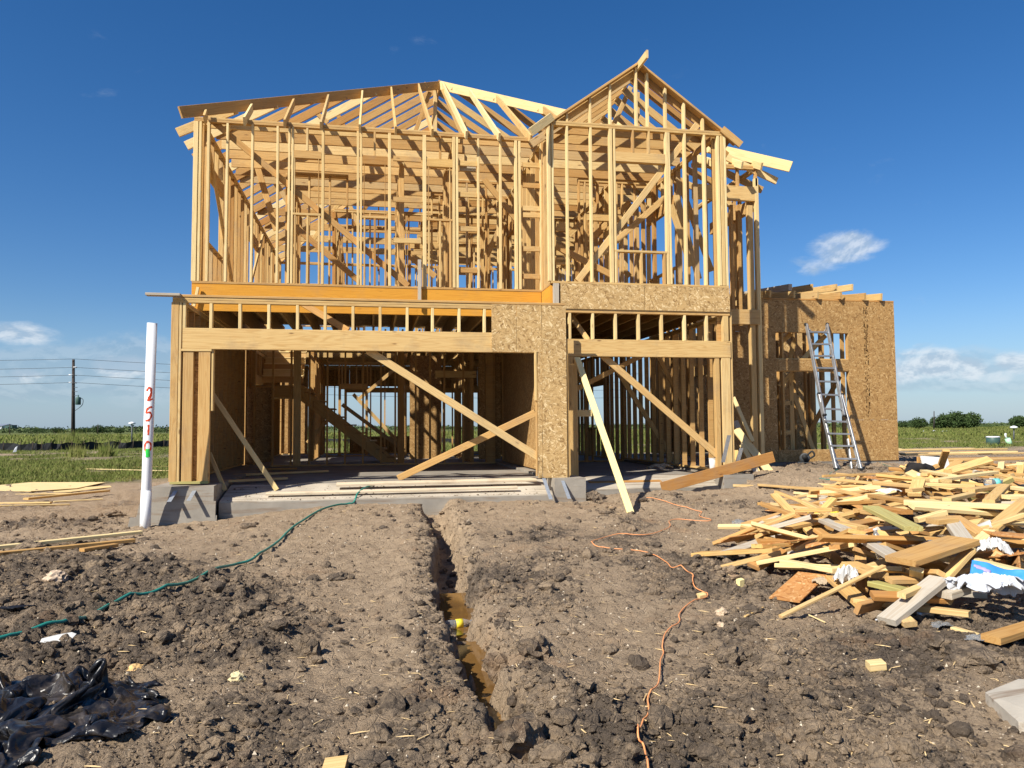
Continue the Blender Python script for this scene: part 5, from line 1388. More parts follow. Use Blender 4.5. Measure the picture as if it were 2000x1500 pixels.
# ================================================================== CABLES
def cable(name, pts, r, mat, label, cat, lift=.0, mesh_n=8, ev=True, sub=7, fixed=()):
    q = [Vector(p) if isinstance(p, Vector) else G(*p) for p in pts]
    c = crom(q, sub); out = []
    for p in c:
        z = gz(p.x, p.y)+r*.8
        out.append(Vector((p.x, p.y, max(p.z, z) if p.z > z+.12 else z+lift)))
    for _ in range(5): out = [out[0]]+[Vector((out[i].x, out[i].y, max(out[i].z, (out[i-1].z+out[i+1].z)/2))) for i in range(1, len(out)-1)]+[out[-1]]
    o = new_obj(name, tube_mesh(out, r, mesh_n, mat)); return tag(o, label, cat)
def SL(px, py):         # point on the left garage slab
    for z in (.34, .40, .46, .52, .55):
        p = onZ(px, py, z)
        if z >= .33+.18*min(1, max(0, (p.y-11.8)/1.0)): return Vector((p.x, p.y, z+.02))
    return Vector((p.x, p.y, .56))
cable('garden_hose', [(-60, 1268), (0, 1254), (70, 1236), (140, 1213), (196, 1197), (245, 1175), (315, 1154), (385, 1138), (455, 1112), (500, 1094), (546, 1060), (574, 1031), (610, 1008), onY(650, 993, 11.45)+Vector((0, 0, .0)), onY(676, 981, 11.68),
                      onY(690, 974, 11.74), onY(702, 960, 11.95), onY(716, 951, 12.2), onY(745, 944, 12.9), onY(777, 938, 13.3)], .013, HOSE, 'teal hose running across the soil from the left edge up onto the garage slab', 'hose', lift=.010)
ORP = [(1268, 1560), (1265.6, 1500), (1258, 1471), (1246, 1446), (1253, 1428), (1267, 1406), (1265.6, 1370), (1274, 1352), (1287, 1338), (1291, 1295), (1296, 1280), (1294, 1266), (1301.6, 1241), (1327, 1219), (1327, 1205), (1348, 1183), (1381, 1170.6), (1375, 1163),
       (1354, 1147), (1354, 1127), (1337.6, 1118), (1312, 1115), (1300, 1100), (1276, 1086), (1247.6, 1078), (1186, 1073), (1157.6, 1064), (1161, 1057), (1201, 1048), (1265.6, 1045.7), (1307, 1034), (1307, 1021), (1323, 1016), (1388, 1018.7), (1366, 1010), (1370, 1001), (1341, 992), (1301.6, 981.6), (1255, 973.7)]
cable('extension_cable', ORP, 0.0043, CORD, 'orange extension cord winding from the bottom edge to the right garage', 'cord', lift=.010)
cable('air_hose', [(1600, 935), (1640, 940), (1700, 946), (1745, 940), (1765, 925), (1740, 912), (1700, 905), (1660, 912), (1620, 930), (1680, 938), (1770, 930), (1820, 921)], .006, HOSE, 'thin green air hose coiled on the dirt at the ladder feet', 'hose')
cable('thin_cable', [(1700, 902), (1745, 908), (1768, 920), (1740, 930), (1790, 922)], .004, STEELDK, 'thin dark cable looped beside the ladder', 'cable')

# ================================================================== SINGLE BOARDS LYING ABOUT
def tb(name, p0, p1, w, t, wd, mat, label, cat='board', group=None, jit=0):
    o = board(name, p0, p1, w, t, wd, mat, None, jit); return tag(o, label, cat, group)
def lying(px0, py0, px1, py1, w, label, mat=PALE, t=.038, lift=0, name='board', cat='board', group=None, fn=G, l0=None, l1=None, edge=False):
    a = fn(px0, py0); b = fn(px1, py1)
    off = t/2+.012
    a = a+Vector((0, 0, off+(lift if l0 is None else l0))); b = b+Vector((0, 0, off+(lift if l1 is None else l1)))
    wd = (0, 0, 1) if edge else (b-a).cross(Vector((0, 0, 1)))
    return tb(name, a, b, w, t, wd, mat, label, cat, group)
top = onY(1127, 699, YB-.03); tip = GB(1232, 1005)
tb('leaning_plank', top, tip+Vector((0, 0, .02)), .10, .038, (1, .1, 0), BRIGHT, 'bright yellow plank leaning from the soil against the right garage header', 'plank')
a = onY(1292, 953, 12.02); b = onY(1511, 892, 12.30)
tb('wide_plank', a, b, .185, .030, (0, .12, 1), SCRAP, 'wide brown plank propped slantwise across the right garage corner', 'plank')
for (x0, y0, Y0, x1, y1, Y1, w, mt, lab) in ((1437, 838, 13.35, 1513, 934, 12.85, .15, PALE, 'wide pale board leaning at the right garage corner'), (1436, 822, 13.45, 1481, 935, 12.95, .10, WEATH, 'narrow grey board leaning left of the wide pale one'),
                                         (1432, 776, 13.40, 1470, 862, 13.15, .07, PALE, 'thin upright lath leaning behind the corner boards'), (1436, 880, 13.15, 1450, 938, 12.85, .10, SCRAP, 'short brown board leaning against the corner post'),
                                         (1448, 868, 13.2, 1490, 938, 13.0, .09, PALE, 'pale stick between the leaning corner boards')):
    tb('leaning_board', onY(x0, y0, Y0), onY(x1, y1, Y1), w, .036, (1, -.2, 0), mt, lab, 'board', 'boards leaning at the corner')
lying(1387, 945, 1640, 957, .089, 'long pale board lying on the dirt right of the garage slab', lift=.03)
lying(1432, 953, 1672, 962, .089, 'darker board tucked in front of the long pale board', PINE, lift=.01)
lying(1480, 955, 1625, 966, .089, 'shorter board overlapping the darker one', PINE, lift=.035)
lying(1550, 966, 1600, 972, .089, 'short pale board end pointing at the scrap pile', PALE)
# left field boards
def sheet(name, pxs, label, mat=PALE, th=.011, lift=.03, cat='plywood sheet'):
    p = [G(*q)+Vector((0, 0, lift)) for q in pxs]; zz = [q.z for q in p]; c = sum(p, Vector())/len(p)
    V = [q-c for q in p]+[q-c-Vector((0, 0, th)) for q in p]; n = len(p)
    o = new_obj(name, mesh_from(V, [tuple(range(n)), tuple(range(2*n-1, n-1, -1))]+[(i, (i+1) % n, (i+1) % n+n, i+n) for i in range(n)], name, mat=mat)); o.location = c
    return tag(o, label, cat)
sheet('plywood_sheet', [(-90, 958), (60, 944), (206, 944), (150, 956), (60, 962)], 'thin pale plywood sheet lying flat at the edge of the left grass')
sheet('plywood_sheet', [(-90, 962), (90, 957), (215, 949), (218, 952), (140, 961), (-60, 968)], 'second pale sheet under the front edge of the first', lift=.01)
lying(-60, 969, 145, 966, .09, 'pale lath lying left of the amber board', PALE, .02)
lying(50, 983, 210, 966, .12, 'amber board lying on the soil behind the white pipe', PINE, .038, .05)
lying(-40, 986, 100, 984, .12, 'pale board lying under the amber one', PALE, .025)
lying(-40, 992, 135, 988, .10, 'nearest pale board of the left field group', PALE, .025)
lying(105, 982, 200, 977, .06, 'short pale stick right of the amber board', PALE, .02)
lying(170, 917, 420, 923, .10, 'far pale lath behind the white pipe on the grass', PALE, .02)
lying(262, 914, 330, 912, .08, 'shorter far lath beside the left house corner', PALE, .02)
lying(-30, 1086, 276, 1052, .089, 'long pale board lying across the dark clods below the pipe', PALE, .038, .05)
lying(-30, 1092, 262, 1062, .089, 'board right under the long pale one', PINE, .038, .01)
lying(160, 1080, 226, 1070, .089, 'short board end showing in front of the left pair', PINE, .038, .0)
# long lumber on the right
rows = [(1757, 880, 1850, 879, PALE, 'thin pale board at the back left of the long lumber rows'), (1757, 884, 1965, 882, PINE, 'farthest long board of the lumber rows on the right'), (1757, 887, 1900, 884, PALE, 'pale long board second from the back'),
        (1757, 890, 1965, 886, SCRAP, 'long board third from the back'), (1760, 895, 1985, 890, PALE, 'long board with its blunt end showing on the right'), (1765, 899, 2040, 894, PINE, 'long board through the middle of the lumber rows'),
        (1800, 903, 2060, 898, SCRAP, 'reddish long board just behind the front lumber'), (1825, 908, 2060, 903, PALE, 'pale long board behind the white sheet'), (1840, 913, 2060, 907, PINE, 'long board touching the white sheet'),
        (1870, 917, 2060, 912, SCRAP, 'long board third from the front of the rows'), (1880, 922, 2060, 917, PINE, 'long board second from the front of the rows'), (1960, 928, 2060, 925, PALE, 'nearest pale board of the lumber rows')]
for i, (x0, y0, x1, y1, mt, lab) in enumerate(rows):
    lying(x0, y0+2, x1, y1+2, .14, lab, mt, .04, .05+.03*(i % 3), name='long_board', group='long boards laid out behind the scrap pile')
for px, yb, yt, lab in ((1794, 910, 892, 'short wooden stake in the soil right of the wing'), (1954, 930, 907, 'short wooden stake between the lumber rows and the pile')):
    p = GB(px, yb); q = at_depth(px, yt, (p-Vector((0, 0, EYE))).dot(fwd)); tb('stake', p-Vector((0, 0, .1)), q, .06, .04, (1, 0, 0), SCRAP, lab, 'stake')

# ================================================================== SCRAP LUMBER PILE
H = []
def pb_(x0, y0, x1, y1, w, mat, label=None, l0=.0, l1=.0, t=.038, name='offcut_board', edge=False, roll_=0):
    a = P(x0, y0)+Vector((0, 0, t/2+l0)); b = P(x1, y1)+Vector((0, 0, t/2+l1))
    wd = (b-a).cross(Vector((0, 0, 1))); wd.normalize(); wd = wd+Vector((0, 0, roll_))
    if edge: wd = Vector((0, 0, 1))
    lab = label or 'sawn pine offcut lying loose within the scrap lumber pile'
    tb(name, a, b, w, t, wd, mat, lab, 'board', 'offcuts in the scrap lumber pile')
r = random.Random(5)
for k in range(350):
    y = r.uniform(4.6, 12.0); x = r.uniform(3.5, .80*y+1.9); v = pile_sd(x, y)
    if v < .04: continue
    L = r.choice((.15, .2, .3, .4, .5, .6, .8, 1.1, 1.5, 1.9)); w = r.choice((.06, .089, .089, .089, .089, .14)); a = r.gauss(0, .7) if r.random() < .7 else r.uniform(0, 3.1)
    zc = pile_z(x, y)+r.uniform(-.20, .05)*min(1, v)+.02; ti = r.gauss(0, .27)*min(1, L/.4)*(.5 if L > .9 else 1.1)
    d = Vector((math.cos(a)*math.cos(ti), math.sin(a)*math.cos(ti), math.sin(ti)))*L/2; c = Vector((x, y, max(zc, gz(x, y)+.03)))
    a_, b_ = c-d, c+d
    qv = c-Vector((0, 0, EYE))
    if CXP+F_PX*qv.dot(rt)/qv.dot(fwd) > 2050: continue
    if min(pile_sd(a_.x, a_.y), pile_sd(b_.x, b_.y)) < -.12: continue
    qx, qy = CXP+F_PX*qv.dot(rt)/qv.dot(fwd), CYP-F_PX*qv.dot(upv)/qv.dot(fwd)
    if qx > 1870 and qy > 1120: continue
    for q in (a_, b_):
        g_ = gz(q.x, q.y)+.01
        if q.z < g_: q.z = g_
    wd = d.cross(Vector((0, 0, 1))).normalized()+Vector((0, 0, r.gauss(0, .25) if r.random() < .8 else 2))
    m_ = r.choices((SCRAP, PINE, PALE, WEATH, OSB_R, TREAT), (60, 12, 10, 11, 9, 1))[0]
    if m_ is OSB_R: w = r.uniform(.12, .3); L = min(L, .6)
    o = tb('offcut', a_, b_, w, .038 if m_ is not OSB_R else .012, wd, m_, {'scrap_pine': 'sawn pine offcut lying loose within the scrap lumber pile', 'pine_lumber': 'sawn pine offcut lying loose within the scrap lumber pile', 'pale_new_pine': 'pale pine offcut lying loose within the scrap lumber pile',
        'weathered_grey_lumber': 'weathered grey offcut lying within the scrap lumber pile', 'rusty_strand_board': 'broken strand board scrap lying within the scrap lumber pile', 'treated_green_lumber': 'greenish treated offcut lying within the scrap lumber pile'}[m_.name], 'board', 'small offcuts filling the scrap lumber pile')
for a in (
    (1559, 987, 1760, 946, .089, PALE, 'long pale board along the far left edge of the scrap pile', .03, .05), (1540, 997, 1722, 995, .089, PINE, 'straight board lying level at the left of the pile below the long pale board', .04, .06),
    (1568, 1002, 1748, 966, .10, PALE, 'second long board parallel to the far left one', .0, .03), (1514, 1003, 1586, 1016, .15, OSB_R, 'orange strand board tongue at the far left of the pile', .03, .05, .012),
    (1454, 1026, 1518, 1022, .06, PINE, 'short stick at the far left tip of the pile', .0, .02), (1462, 1035, 1516, 1029, .05, PALE, 'short pale stick in front of the left tip', .0, .01),
    (1398, 1064, 1480, 1044, .10, SCRAP, 'tapered orange brown board pointing left out of the pile', .0, .06), (1478, 1048, 1553, 1030, .10, SCRAP, 'reddish board overlapping the tapered one', .06, .12), (1560, 1028, 1632, 1027, .12, SCRAP, 'orange board resting level above the dark gap on the left', .14, .14),
    (1500, 1056, 1585, 1041, .13, WEATH, 'brown stained board over the dark hollow at the left', .10, .14), (1360, 1088, 1518, 1082, .185, SCRAP, 'broad flat board with a ragged left end lying on the soil', .01, .02), (1409, 1112, 1525, 1092, .06, PINE, 'thin board lying in front of the broad flat one', .0, .04),
    (1482, 1114, 1671, 1088, .089, PALE, 'long pale two by four at the near left edge of the pile', .05, .09), (1531, 1112, 1634, 1127, .089, PALE, 'pale board with a rounded end in front of the long two by four', .05, .03), (1670, 1082, 1749, 1136, .12, WEATH, 'weathered grey board lying on top left of the clear bottle', .16, .16),
    (1702, 1038, 1787, 1098, .14, TREAT, 'green treated board with its end grain facing forward', .20, .24), (1760, 1157, 1884, 1113, .26, PINE, 'broad yellow plank offcut lying on top near the front of the pile', .20, .20, .045), (1732, 1226, 1835, 1166, .14, WEATH, 'cracked grey board sticking out forward from under the broad yellow plank', .02, .10, .045),
    (1532, 1176, 1587, 1130, .24, OSB_R, 'flat rusty strand board piece on the soil at the near left', .01, .03, .014), (1525, 1207, 1727, 1140, .04, SCRAP, 'long thin splintered stick reaching left over the soil', .0, .12, .02), (1670, 1178, 1895, 1214, .07, PINE, 'narrow board running right under the cracked grey one', .0, .03),
    (1705, 1158, 1772, 1172, .10, TREAT, 'short greenish offcut with a metal tag on its end', .05, .04), (1706, 986, 1795, 1007, .12, PINE, 'slanting board right of the white paper ream', .08, .10), (1766, 1013, 2010, 1030, .14, PALE, 'thick long pale beam crossing the middle of the pile to the right edge', .13, .15, .045),
    (1707, 1005, 1772, 1022, .12, SCRAP, 'board ending at the left end of the thick pale beam', .06, .08), (1731, 948, 1850, 960, .12, PALE, 'pale board slanting down at the back left crest', .08, .10), (1771, 930, 1862, 953, .10, PALE, 'curved pale board leaning over the crest by the black bag', .10, .12),
    (1834, 946, 1874, 927, .12, SCRAP, 'reddish board pointing up behind the crest', .03, .16), (1805, 939, 1858, 930, .09, PINE, 'small board right of the black bag', .06, .06), (1813, 967, 1906, 972, .11, SCRAP, 'level board below the crest with a shadowed hollow under it', .10, .10),
    (1825, 959, 1944, 944, .10, PALE, 'long pale board rising right along the crest', .10, .12), (1893, 981, 1965, 970, .12, PINE, 'board right of the hollow near the teal bottle', .10, .10), (1963, 975, 1932, 1010, .10, PINE, 'board pointing forward at the right side of the crest', .12, .12),
    (1850, 997, 1898, 985, .08, PALE, 'short pale offcut right of the grey glove', .08, .08), (1822, 1057, 1861, 1053, .15, PINE, 'square yellow block standing in the middle of the pile', .14, .14, .045), (1790, 1044, 1848, 1033, .08, PALE, 'short pale block behind the square yellow one', .10, .12, .045),
    (1864, 1043, 1921, 1080, .12, SCRAP, 'orange offcut slanting right of the maroon cloth', .12, .12), (1888, 1107, 1935, 1077, .09, PALE, 'pale slat rising right behind the broad yellow plank', .08, .14), (1936, 1069, 2008, 1030, .12, PINE, 'board rising to the right edge of the photo', .12, .22),
    (1931, 1045, 2012, 1054, .22, PALE, 'wide pale panel offcut near the right edge', .10, .12, .02), (1934, 1088, 2040, 1098, .28, OSB_R, 'large broken rusty strand board at the right edge', .18, .18, .016), (1952, 941, 2010, 953, .12, SCRAP, 'board at the far right crest under the stake', .06, .06),
    (1981, 971, 2020, 977, .10, PALE, 'pale block end at the right edge above the middle', .08, .08), (1963, 991, 2020, 990, .12, PALE, 'level pale board at the right edge', .08, .08), (1946, 1011, 2015, 1012, .10, PINE, 'board just above the thick pale beam at the right', .06, .06),
    (1690, 1024, 1744, 1036, .10, PINE, 'notched board left of the green treated board', .10, .12), (1776, 1061, 1826, 1066, .08, SCRAP, 'dark shadowed board under the square yellow block', .03, .03), (1795, 1098, 1842, 1086, .14, PINE, 'short fat offcut right of the green treated board', .06, .06, .045),
    (1792, 1098, 1862, 1114, .10, PALE, 'pale board half hidden behind the broad yellow plank', .06, .06), (1861, 1055, 1887, 1093, .12, WEATH, 'mud smeared grey block right of the square yellow one', .12, .12, .045), (1855, 1099, 1900, 1089, .15, WEATH, 'pale grey dusty block behind the broad yellow plank', .05, .06, .045),
    (1904, 1127, 2020, 1162, .13, PALE, 'long pale board behind the blue wrapper', .10, .12), (1936, 1266, 2030, 1243, .12, PINE, 'thick board at the near right corner of the pile', .03, .05, .045), (1862, 1230, 1952, 1256, .05, PALE, 'thin pale lath in front of the white bag', .0, .0, .02),
    (1660, 1118, 1719, 1142, .14, SCRAP, 'orange board left of the broad yellow plank corner', .05, .05), (1843, 1180, 1880, 1168, .13, WEATH, 'chunky grey broken block left of the white bag', .04, .04, .05), (1609, 1045, 1654, 1066, .10, WEATH, 'whitish grey board with a dark knot left of centre', .12, .12),
    (1628, 1045, 1686, 1058, .12, PINE, 'board right of the whitish grey one', .10, .10), (1574, 1091, 1712, 1066, .16, OSB_R, 'long rusty strand board strip behind the long two by four', .10, .14, .014), (1550, 1090, 1594, 1074, .10, PINE, 'short board left of the rusty strip', .06, .10)):
    pb_(*a)

# ------------------------------------------------------------------ rubbish in and around the pile
def crumple(name, c, sx_, sy_, h, seed, mat, label, cat, rot=0, n=30, freq=1.5, dome=.5, tilt=(0, 0), amp=.7):
    rr = np.random.default_rng(seed); V = []; Fc = []; idx = {}
    for i in range(n+1):
        for j in range(n+1):
            u, v = 2*i/n-1, 2*j/n-1; a = math.atan2(v, u); R = math.hypot(u, v); lim = .86+.14*math.sin(a*3+seed)+.07*math.sin(a*7+seed*2)
            if R > lim*1.08: continue
            f = float(fbm(np.array([u*freq+seed*3.1]), np.array([v*freq-seed*1.7]), 1.0, 3, seed)[0]); g = float(fbm(np.array([u*freq*1.6-seed]), np.array([v*freq*1.2+seed*5]), 1.0, 3, seed+3)[0])
            idx[(i, j)] = len(V)
            V.append((u*sx_+g*.25*sx_, v*sy_+f*.25*sy_, h*(dome*(1-R*R)+amp*1.15*(.45-abs(f))+amp*.6*(.45-abs(g)))))
    for i in range(n):
        for j in range(n):
            q = [(i, j), (i+1, j), (i+1, j+1), (i, j+1)]
            if all(k in idx for k in q): Fc.append(tuple(idx[k] for k in q))
    o = new_obj(name, mesh_from(V, Fc, name, False, mat)); o.location = c; o.rotation_euler = (tilt[0], tilt[1], rot); o.modifiers.new('t', 'SOLIDIFY').thickness = .002
    return tag(o, label, cat)
def Pz(px, py, dz=0): return P(px, py)+Vector((0, 0, dz))
crumple('white_bag', Pz(1930, 1205, .12), .30, .20, .12, 3, WHITEP, 'large torn white plastic bag spilling from the near right of the pile', 'bag', 2.4, 44, 2.2, .6, (.25, .1), 1.2)
crumple('white_bag', Pz(1940, 1125, .14), .15, .11, .09, 5, PAPER, 'smaller white bag bunched above the blue wrapper', 'bag', .3, 34, 1.8, .9, (0, 0), 1.1)
crumple('paper_bag', Pz(1655, 1148, .03), .13, .09, .09, 7, PAPER, 'crumpled white paper bag at the near left of the pile', 'paper bag', .6, 34, 1.9, .7, (0, 0), 1.3)
crumple('paper_bag', Pz(1610, 1146, .02), .12, .07, .06, 8, KRAFT, 'crumpled brown paper bag left of the white paper one', 'paper bag', .1)
crumple('cloth', Pz(1880, 1040, .05), .2, .07, .05, 9, REDCLOTH, 'maroon cloth stuffed under the thick pale beam', 'cloth')
crumple('plastic_film', Pz(1444, 1028, .02), .12, .1, .07, 10, CLEAR, 'scrunched clear plastic film at the far left tip of the pile', 'plastic film', .5)
crumple('yellow_wrapper', Pz(1612, 1013, .06), .16, .05, .03, 11, YELLOWP, 'yellow wrapper strip left of centre behind the pile front', 'wrapper', -.2)
def lump(name, p, s, seed, mat, label, cat, rz=0):
    v, f = _rock(3, seed, .5); v = v*np.array(s); o = new_obj(name, mesh_from(v, [tuple(q) for q in f], name, True, mat)); o.location = p; o.rotation_euler.z = rz; return tag(o, label, cat)
lump('black_bag', Pz(1795, 930, .08), (.24, .14, .11), 12, DKCLOTH, 'black work bag slumped on the back crest of the pile', 'bag', .2)
lump('work_glove', Pz(1828, 931, .06), (.11, .06, .05), 13, DKCLOTH, 'dark glove between the black bag and white sheet', 'glove', .9)
lump('grey_glove', Pz(1847, 1009, .06), (.09, .05, .04), 14, plain('grey_fabric', (.16, .15, .15), .8, .2, .4, 30), 'grey glove lying in the hollow of the pile', 'glove', .4)
crumple('black_strip', Pz(1788, 1052, .11), .24, .03, .03, 15, BLACKP, 'black plastic strip left of the square yellow block', 'plastic strip', -.12)
crumple('plastic_film', G(1838, 1226)+Vector((0, 0, .01)), .09, .06, .03, 16, CLEAR, 'flattened clear plastic scrap on the soil left of the white bag', 'plastic film', .2)
crumple('plastic_film', G(1925, 1262)+Vector((0, 0, .02)), .12, .07, .05, 17, CLEAR, 'clear plastic sleeve wrapped round the near right board end', 'plastic film', -.6)
crumple('plastic_film', G(1718, 1216)+Vector((0, 0, .01)), .035, .03, .02, 18, WHITEP, 'tiny white plastic scrap left of the cracked grey board', 'plastic film', .2, 12)
crumple('black_scrap', G(18, 1191)+Vector((0, 0, .01)), .17, .035, .02, 19, BLACKP, 'flat black plastic scrap at the left edge above the hose', 'plastic scrap', .2)
crumple('cardboard', onZ(1290, 917, .56), .25, .18, .12, 20, KRAFT, 'torn brown cardboard heap on the right garage floor', 'cardboard', .2)
crumple('cardboard', onZ(1345, 905, .56), .22, .16, .14, 21, KRAFT, 'second cardboard scrap nearer the right garage corner', 'cardboard', .9)
crumple('paper_scrap', Pz(1735, 976, .08), .16, .12, .05, 22, PAPER, 'white printed paper ream half buried near the back left', 'paper', .3)
# blue wrapper with a white badge
bw = empty('blue_wrapper', Pz(1952, 1172, .17), 'blue plastic drinks wrapper with a white badge on the near right of the pile', 'wrapper')
def curved_sheet(w, h, mat, amp, seed, off=0.0, mask=None):
    n = 22; V = []; Fc = []; idx = {}
    for i in range(n+1):
        for j in range(n+1):
            u, v = i/n-.5, j/n-.5
            if mask and not mask(u*w, v*h): continue
            z = amp*(math.sin(u*6+seed)*.5+float(fbm(np.array([u*w*8+seed]), np.array([v*h*8.]), 1, 2, seed)[0])); idx[(i, j)] = len(V); V.append((u*w, v*h, z+off))
    for i in range(n):
        for j in range(n):
            q = [(i, j), (i+1, j), (i+1, j+1), (i, j+1)]
            if all(k in idx for k in q): Fc.append(tuple(idx[k] for k in q))
    me = mesh_from(V, Fc, 'sheet', True, mat); return me
def rot_child(me, name, rotv, mod=True):
    o = new_obj(name, me, bw); o.rotation_euler = rotv
    if mod: o.modifiers.new('t', 'SOLIDIFY').thickness = .002
    return o
rv = (.75, .15, -.75)
rot_child(curved_sheet(.34, .18, BLUEP, .03, 4), 'film', rv)
LBL = plain('white_badge', (.8, .8, .78), .5, .3); DKPR = plain('dark_print', (.10, .04, .10), .6, .3); LILAC = plain('lilac_print', (.35, .30, .55), .6, .3)
rot_child(curved_sheet(.34, .18, LBL, .03, 4, .004, lambda x, y: (x-.04)**2/.038**2+(y+.01)**2/.05**2 < 1), 'badge', rv)
rot_child(curved_sheet(.34, .18, DKPR, .03, 4, .007, lambda x, y: (x-.04)**2/.018**2+(y+.01)**2/.036**2 < 1 and abs((y+.01)) > .008), 'badge_print', rv)
rot_child(curved_sheet(.34, .18, LILAC, .03, 4, .004, lambda x, y: -.16 < x < -.04 and abs(y-.02+.2*(x+.1)) < .02), 'lettering', rv)
# bottles, cans, cups
def bottle(p, L, r_, rot, label, cap=BLUEP, lab=None, mat=CLEAR):
    root = empty('plastic_bottle', p, label, 'bottle'); root.rotation_euler = rot
    new_obj('body', lathe_mesh([(r_*.8, 0), (r_, L*.04), (r_, L*.3), (r_*.9, L*.36), (r_, L*.42), (r_, L*.66), (r_*.7, L*.8), (r_*.38, L*.9), (r_*.38, L*.94)], 18, mat), root)
    new_obj('cap', lathe_mesh([(r_*.46, L*.94), (r_*.46, L), (r_*.3, L*1.003)], 14, cap), root)
    if lab: new_obj('label', lathe_mesh([(r_*1.02, L*.40), (r_*1.02, L*.64)], 18, lab), root)
    return root
q = onZ(893, 1218, -.13)
bottle(Vector((q.x-.10, q.y+.01, -.140)), .23, .034, (0, R_(88), R_(8)), 'clear bottle with yellow label and blue cap floating in the trench', BLUEP, YELLOWP)
bottle(Pz(1721, 1104, .05), .24, .034, (R_(-10), R_(-4), 0), 'clear bottle standing upright among the boards', PVC)
bottle(Pz(1785, 1082, .03), .2, .032, (R_(60), R_(20), .5), 'dented clear bottle lying right of the green treated board', PVC)
bottle(Pz(1925, 968, .13), .24, .045, (R_(85), 0, 1.4), 'clear bottle with a teal tint lying on the back crest', TRANSF, plain('teal_label', (.15, .55, .50), .5, .4))
bottle(G(-4, 1287)+Vector((-.02, 0, .03)), .2, .032, (R_(95), 0, R_(-140)), 'clear bottle with a blue cap cut off by the left edge', BLUEP)
bottle(Pz(1895, 1150, .02), .2, .034, (R_(80), 0, .8), 'bottle with a green cap under the broad yellow plank', plain('green_cap', (.03, .25, .10), .5, .4))
# crushed can
cn = empty('crushed_can', G(1806, 1206)+Vector((0, 0, .03)), 'crushed silver can on the soil beside the cracked grey board', 'can'); cn.rotation_euler = (R_(80), R_(10), R_(70))
new_obj('body', lathe_mesh([(.026, -.055), (.033, -.05), (.031, -.02), (.018, 0), (.029, .022), (.033, .05), (.026, .056)], 16, ALU), cn)
cp = empty('paper_cup', onY(1392, 917, 12.60), 'white paper cup standing on the slab by the right garage post', 'cup'); cp.location.z = .535
hc = ZP(1392, 895, 12.6)-.535
new_obj('body', lathe_mesh([(.045, 0), (.062, hc)], 18, PAPER), cp); new_obj('rim', lathe_mesh([(.065, hc-.01), (.065, hc+.004)], 18, PAPER), cp)
o = new_obj('foam_cup', lathe_mesh([(.028, 0), (.042, .10), (.044, .102)], 16, PAPER)); o.location = Pz(1912, 1060, .12); o.rotation_euler = (1.2, .4, .6); tag(o, 'white foam cup wedged right of the maroon cloth', 'cup')
o = new_obj('white_board', box_mesh((-.20, -.01, 0), (.20, .01, .22), PAPER)); p = P(1862, 925); o.location = p+Vector((0, .3, .02)); o.rotation_euler = (-.5, .08, -.12); tag(o, 'white rectangular board propped on the back crest of the pile', 'board')
for i, (x0, y0, x1, y1) in enumerate(((1853, 1274, 1878, 1283), (1890, 1286, 1913, 1292))):
    o = new_obj('drinking_straw', tube_mesh([G(x0, y0)+Vector((0, 0, .012)), G(x1, y1)+Vector((0, 0, .012))], .004, 6, PVC)); tag(o, ('left' if i == 0 else 'right')+' half of a white straw lying on the soil below the white bag', 'straw')
lying(1455, 1209, 1490, 1191, .018, 'thin wood splinter on the soil left of the scrap pile', SCRAP, .01)
lying(1580, 1205, 1612, 1220, .012, 'tiny yellow splinter below the long thin stick', PALE, .006)
for px, py, w, L, t_, rz, mat, lab in ((1711, 1309, .065, .085, .045, -.2, PALE, 'pale wooden block lying alone on the soil below the pile'), (1446, 1148, .045, .05, .07, .3, BRIGHT, 'tiny yellow wooden cube left of the pile'),
                                       (1370, 1168, .05, .06, .03, .2, SCRAP, 'small orange wood chip where the orange cord bends'), (655, 1512, .10, .09, .04, -.12, SCRAP, 'split wooden block cut off by the bottom edge'),
                                       (1530, 1013, .10, .16, .035, -.15, plain('dark_blue_board', (.035, .06, .11), .7, .3), 'dark blue painted offcut at the left tip of the pile')):
    p = G(px, py); o = new_obj('wooden_block', board_mesh(L, w, t_, mat)); o.location = p+Vector((0, 0, t_/2+.005)); o.rotation_euler = (.12, -.1, rz); tag(o, lab, 'block')
# white scrap on the left
p = G(113, 1260); V = [(-.085, -.012, 0), (-.05, -.03, .004), (-.02, -.012, .004), (.0, -.026, .003), (.035, -.026, .003), (.07, -.005, .002), (.085, .03, .012), (.06, .04, .02), (-.01, .025, .02), (-.08, .006, .012)]
o = new_obj('paper_scrap', mesh_from([(x*1.15, y*1.1, z) for x, y, z in V], [tuple(range(10))], 'scrap', mat=PAPER)); o.location = p+Vector((0, 0, .035)); o.rotation_euler = (.3, 0, .1); o.modifiers.new('t', 'SOLIDIFY').thickness = .003; tag(o, 'torn white paper scrap on the dark soil below the hose', 'paper')
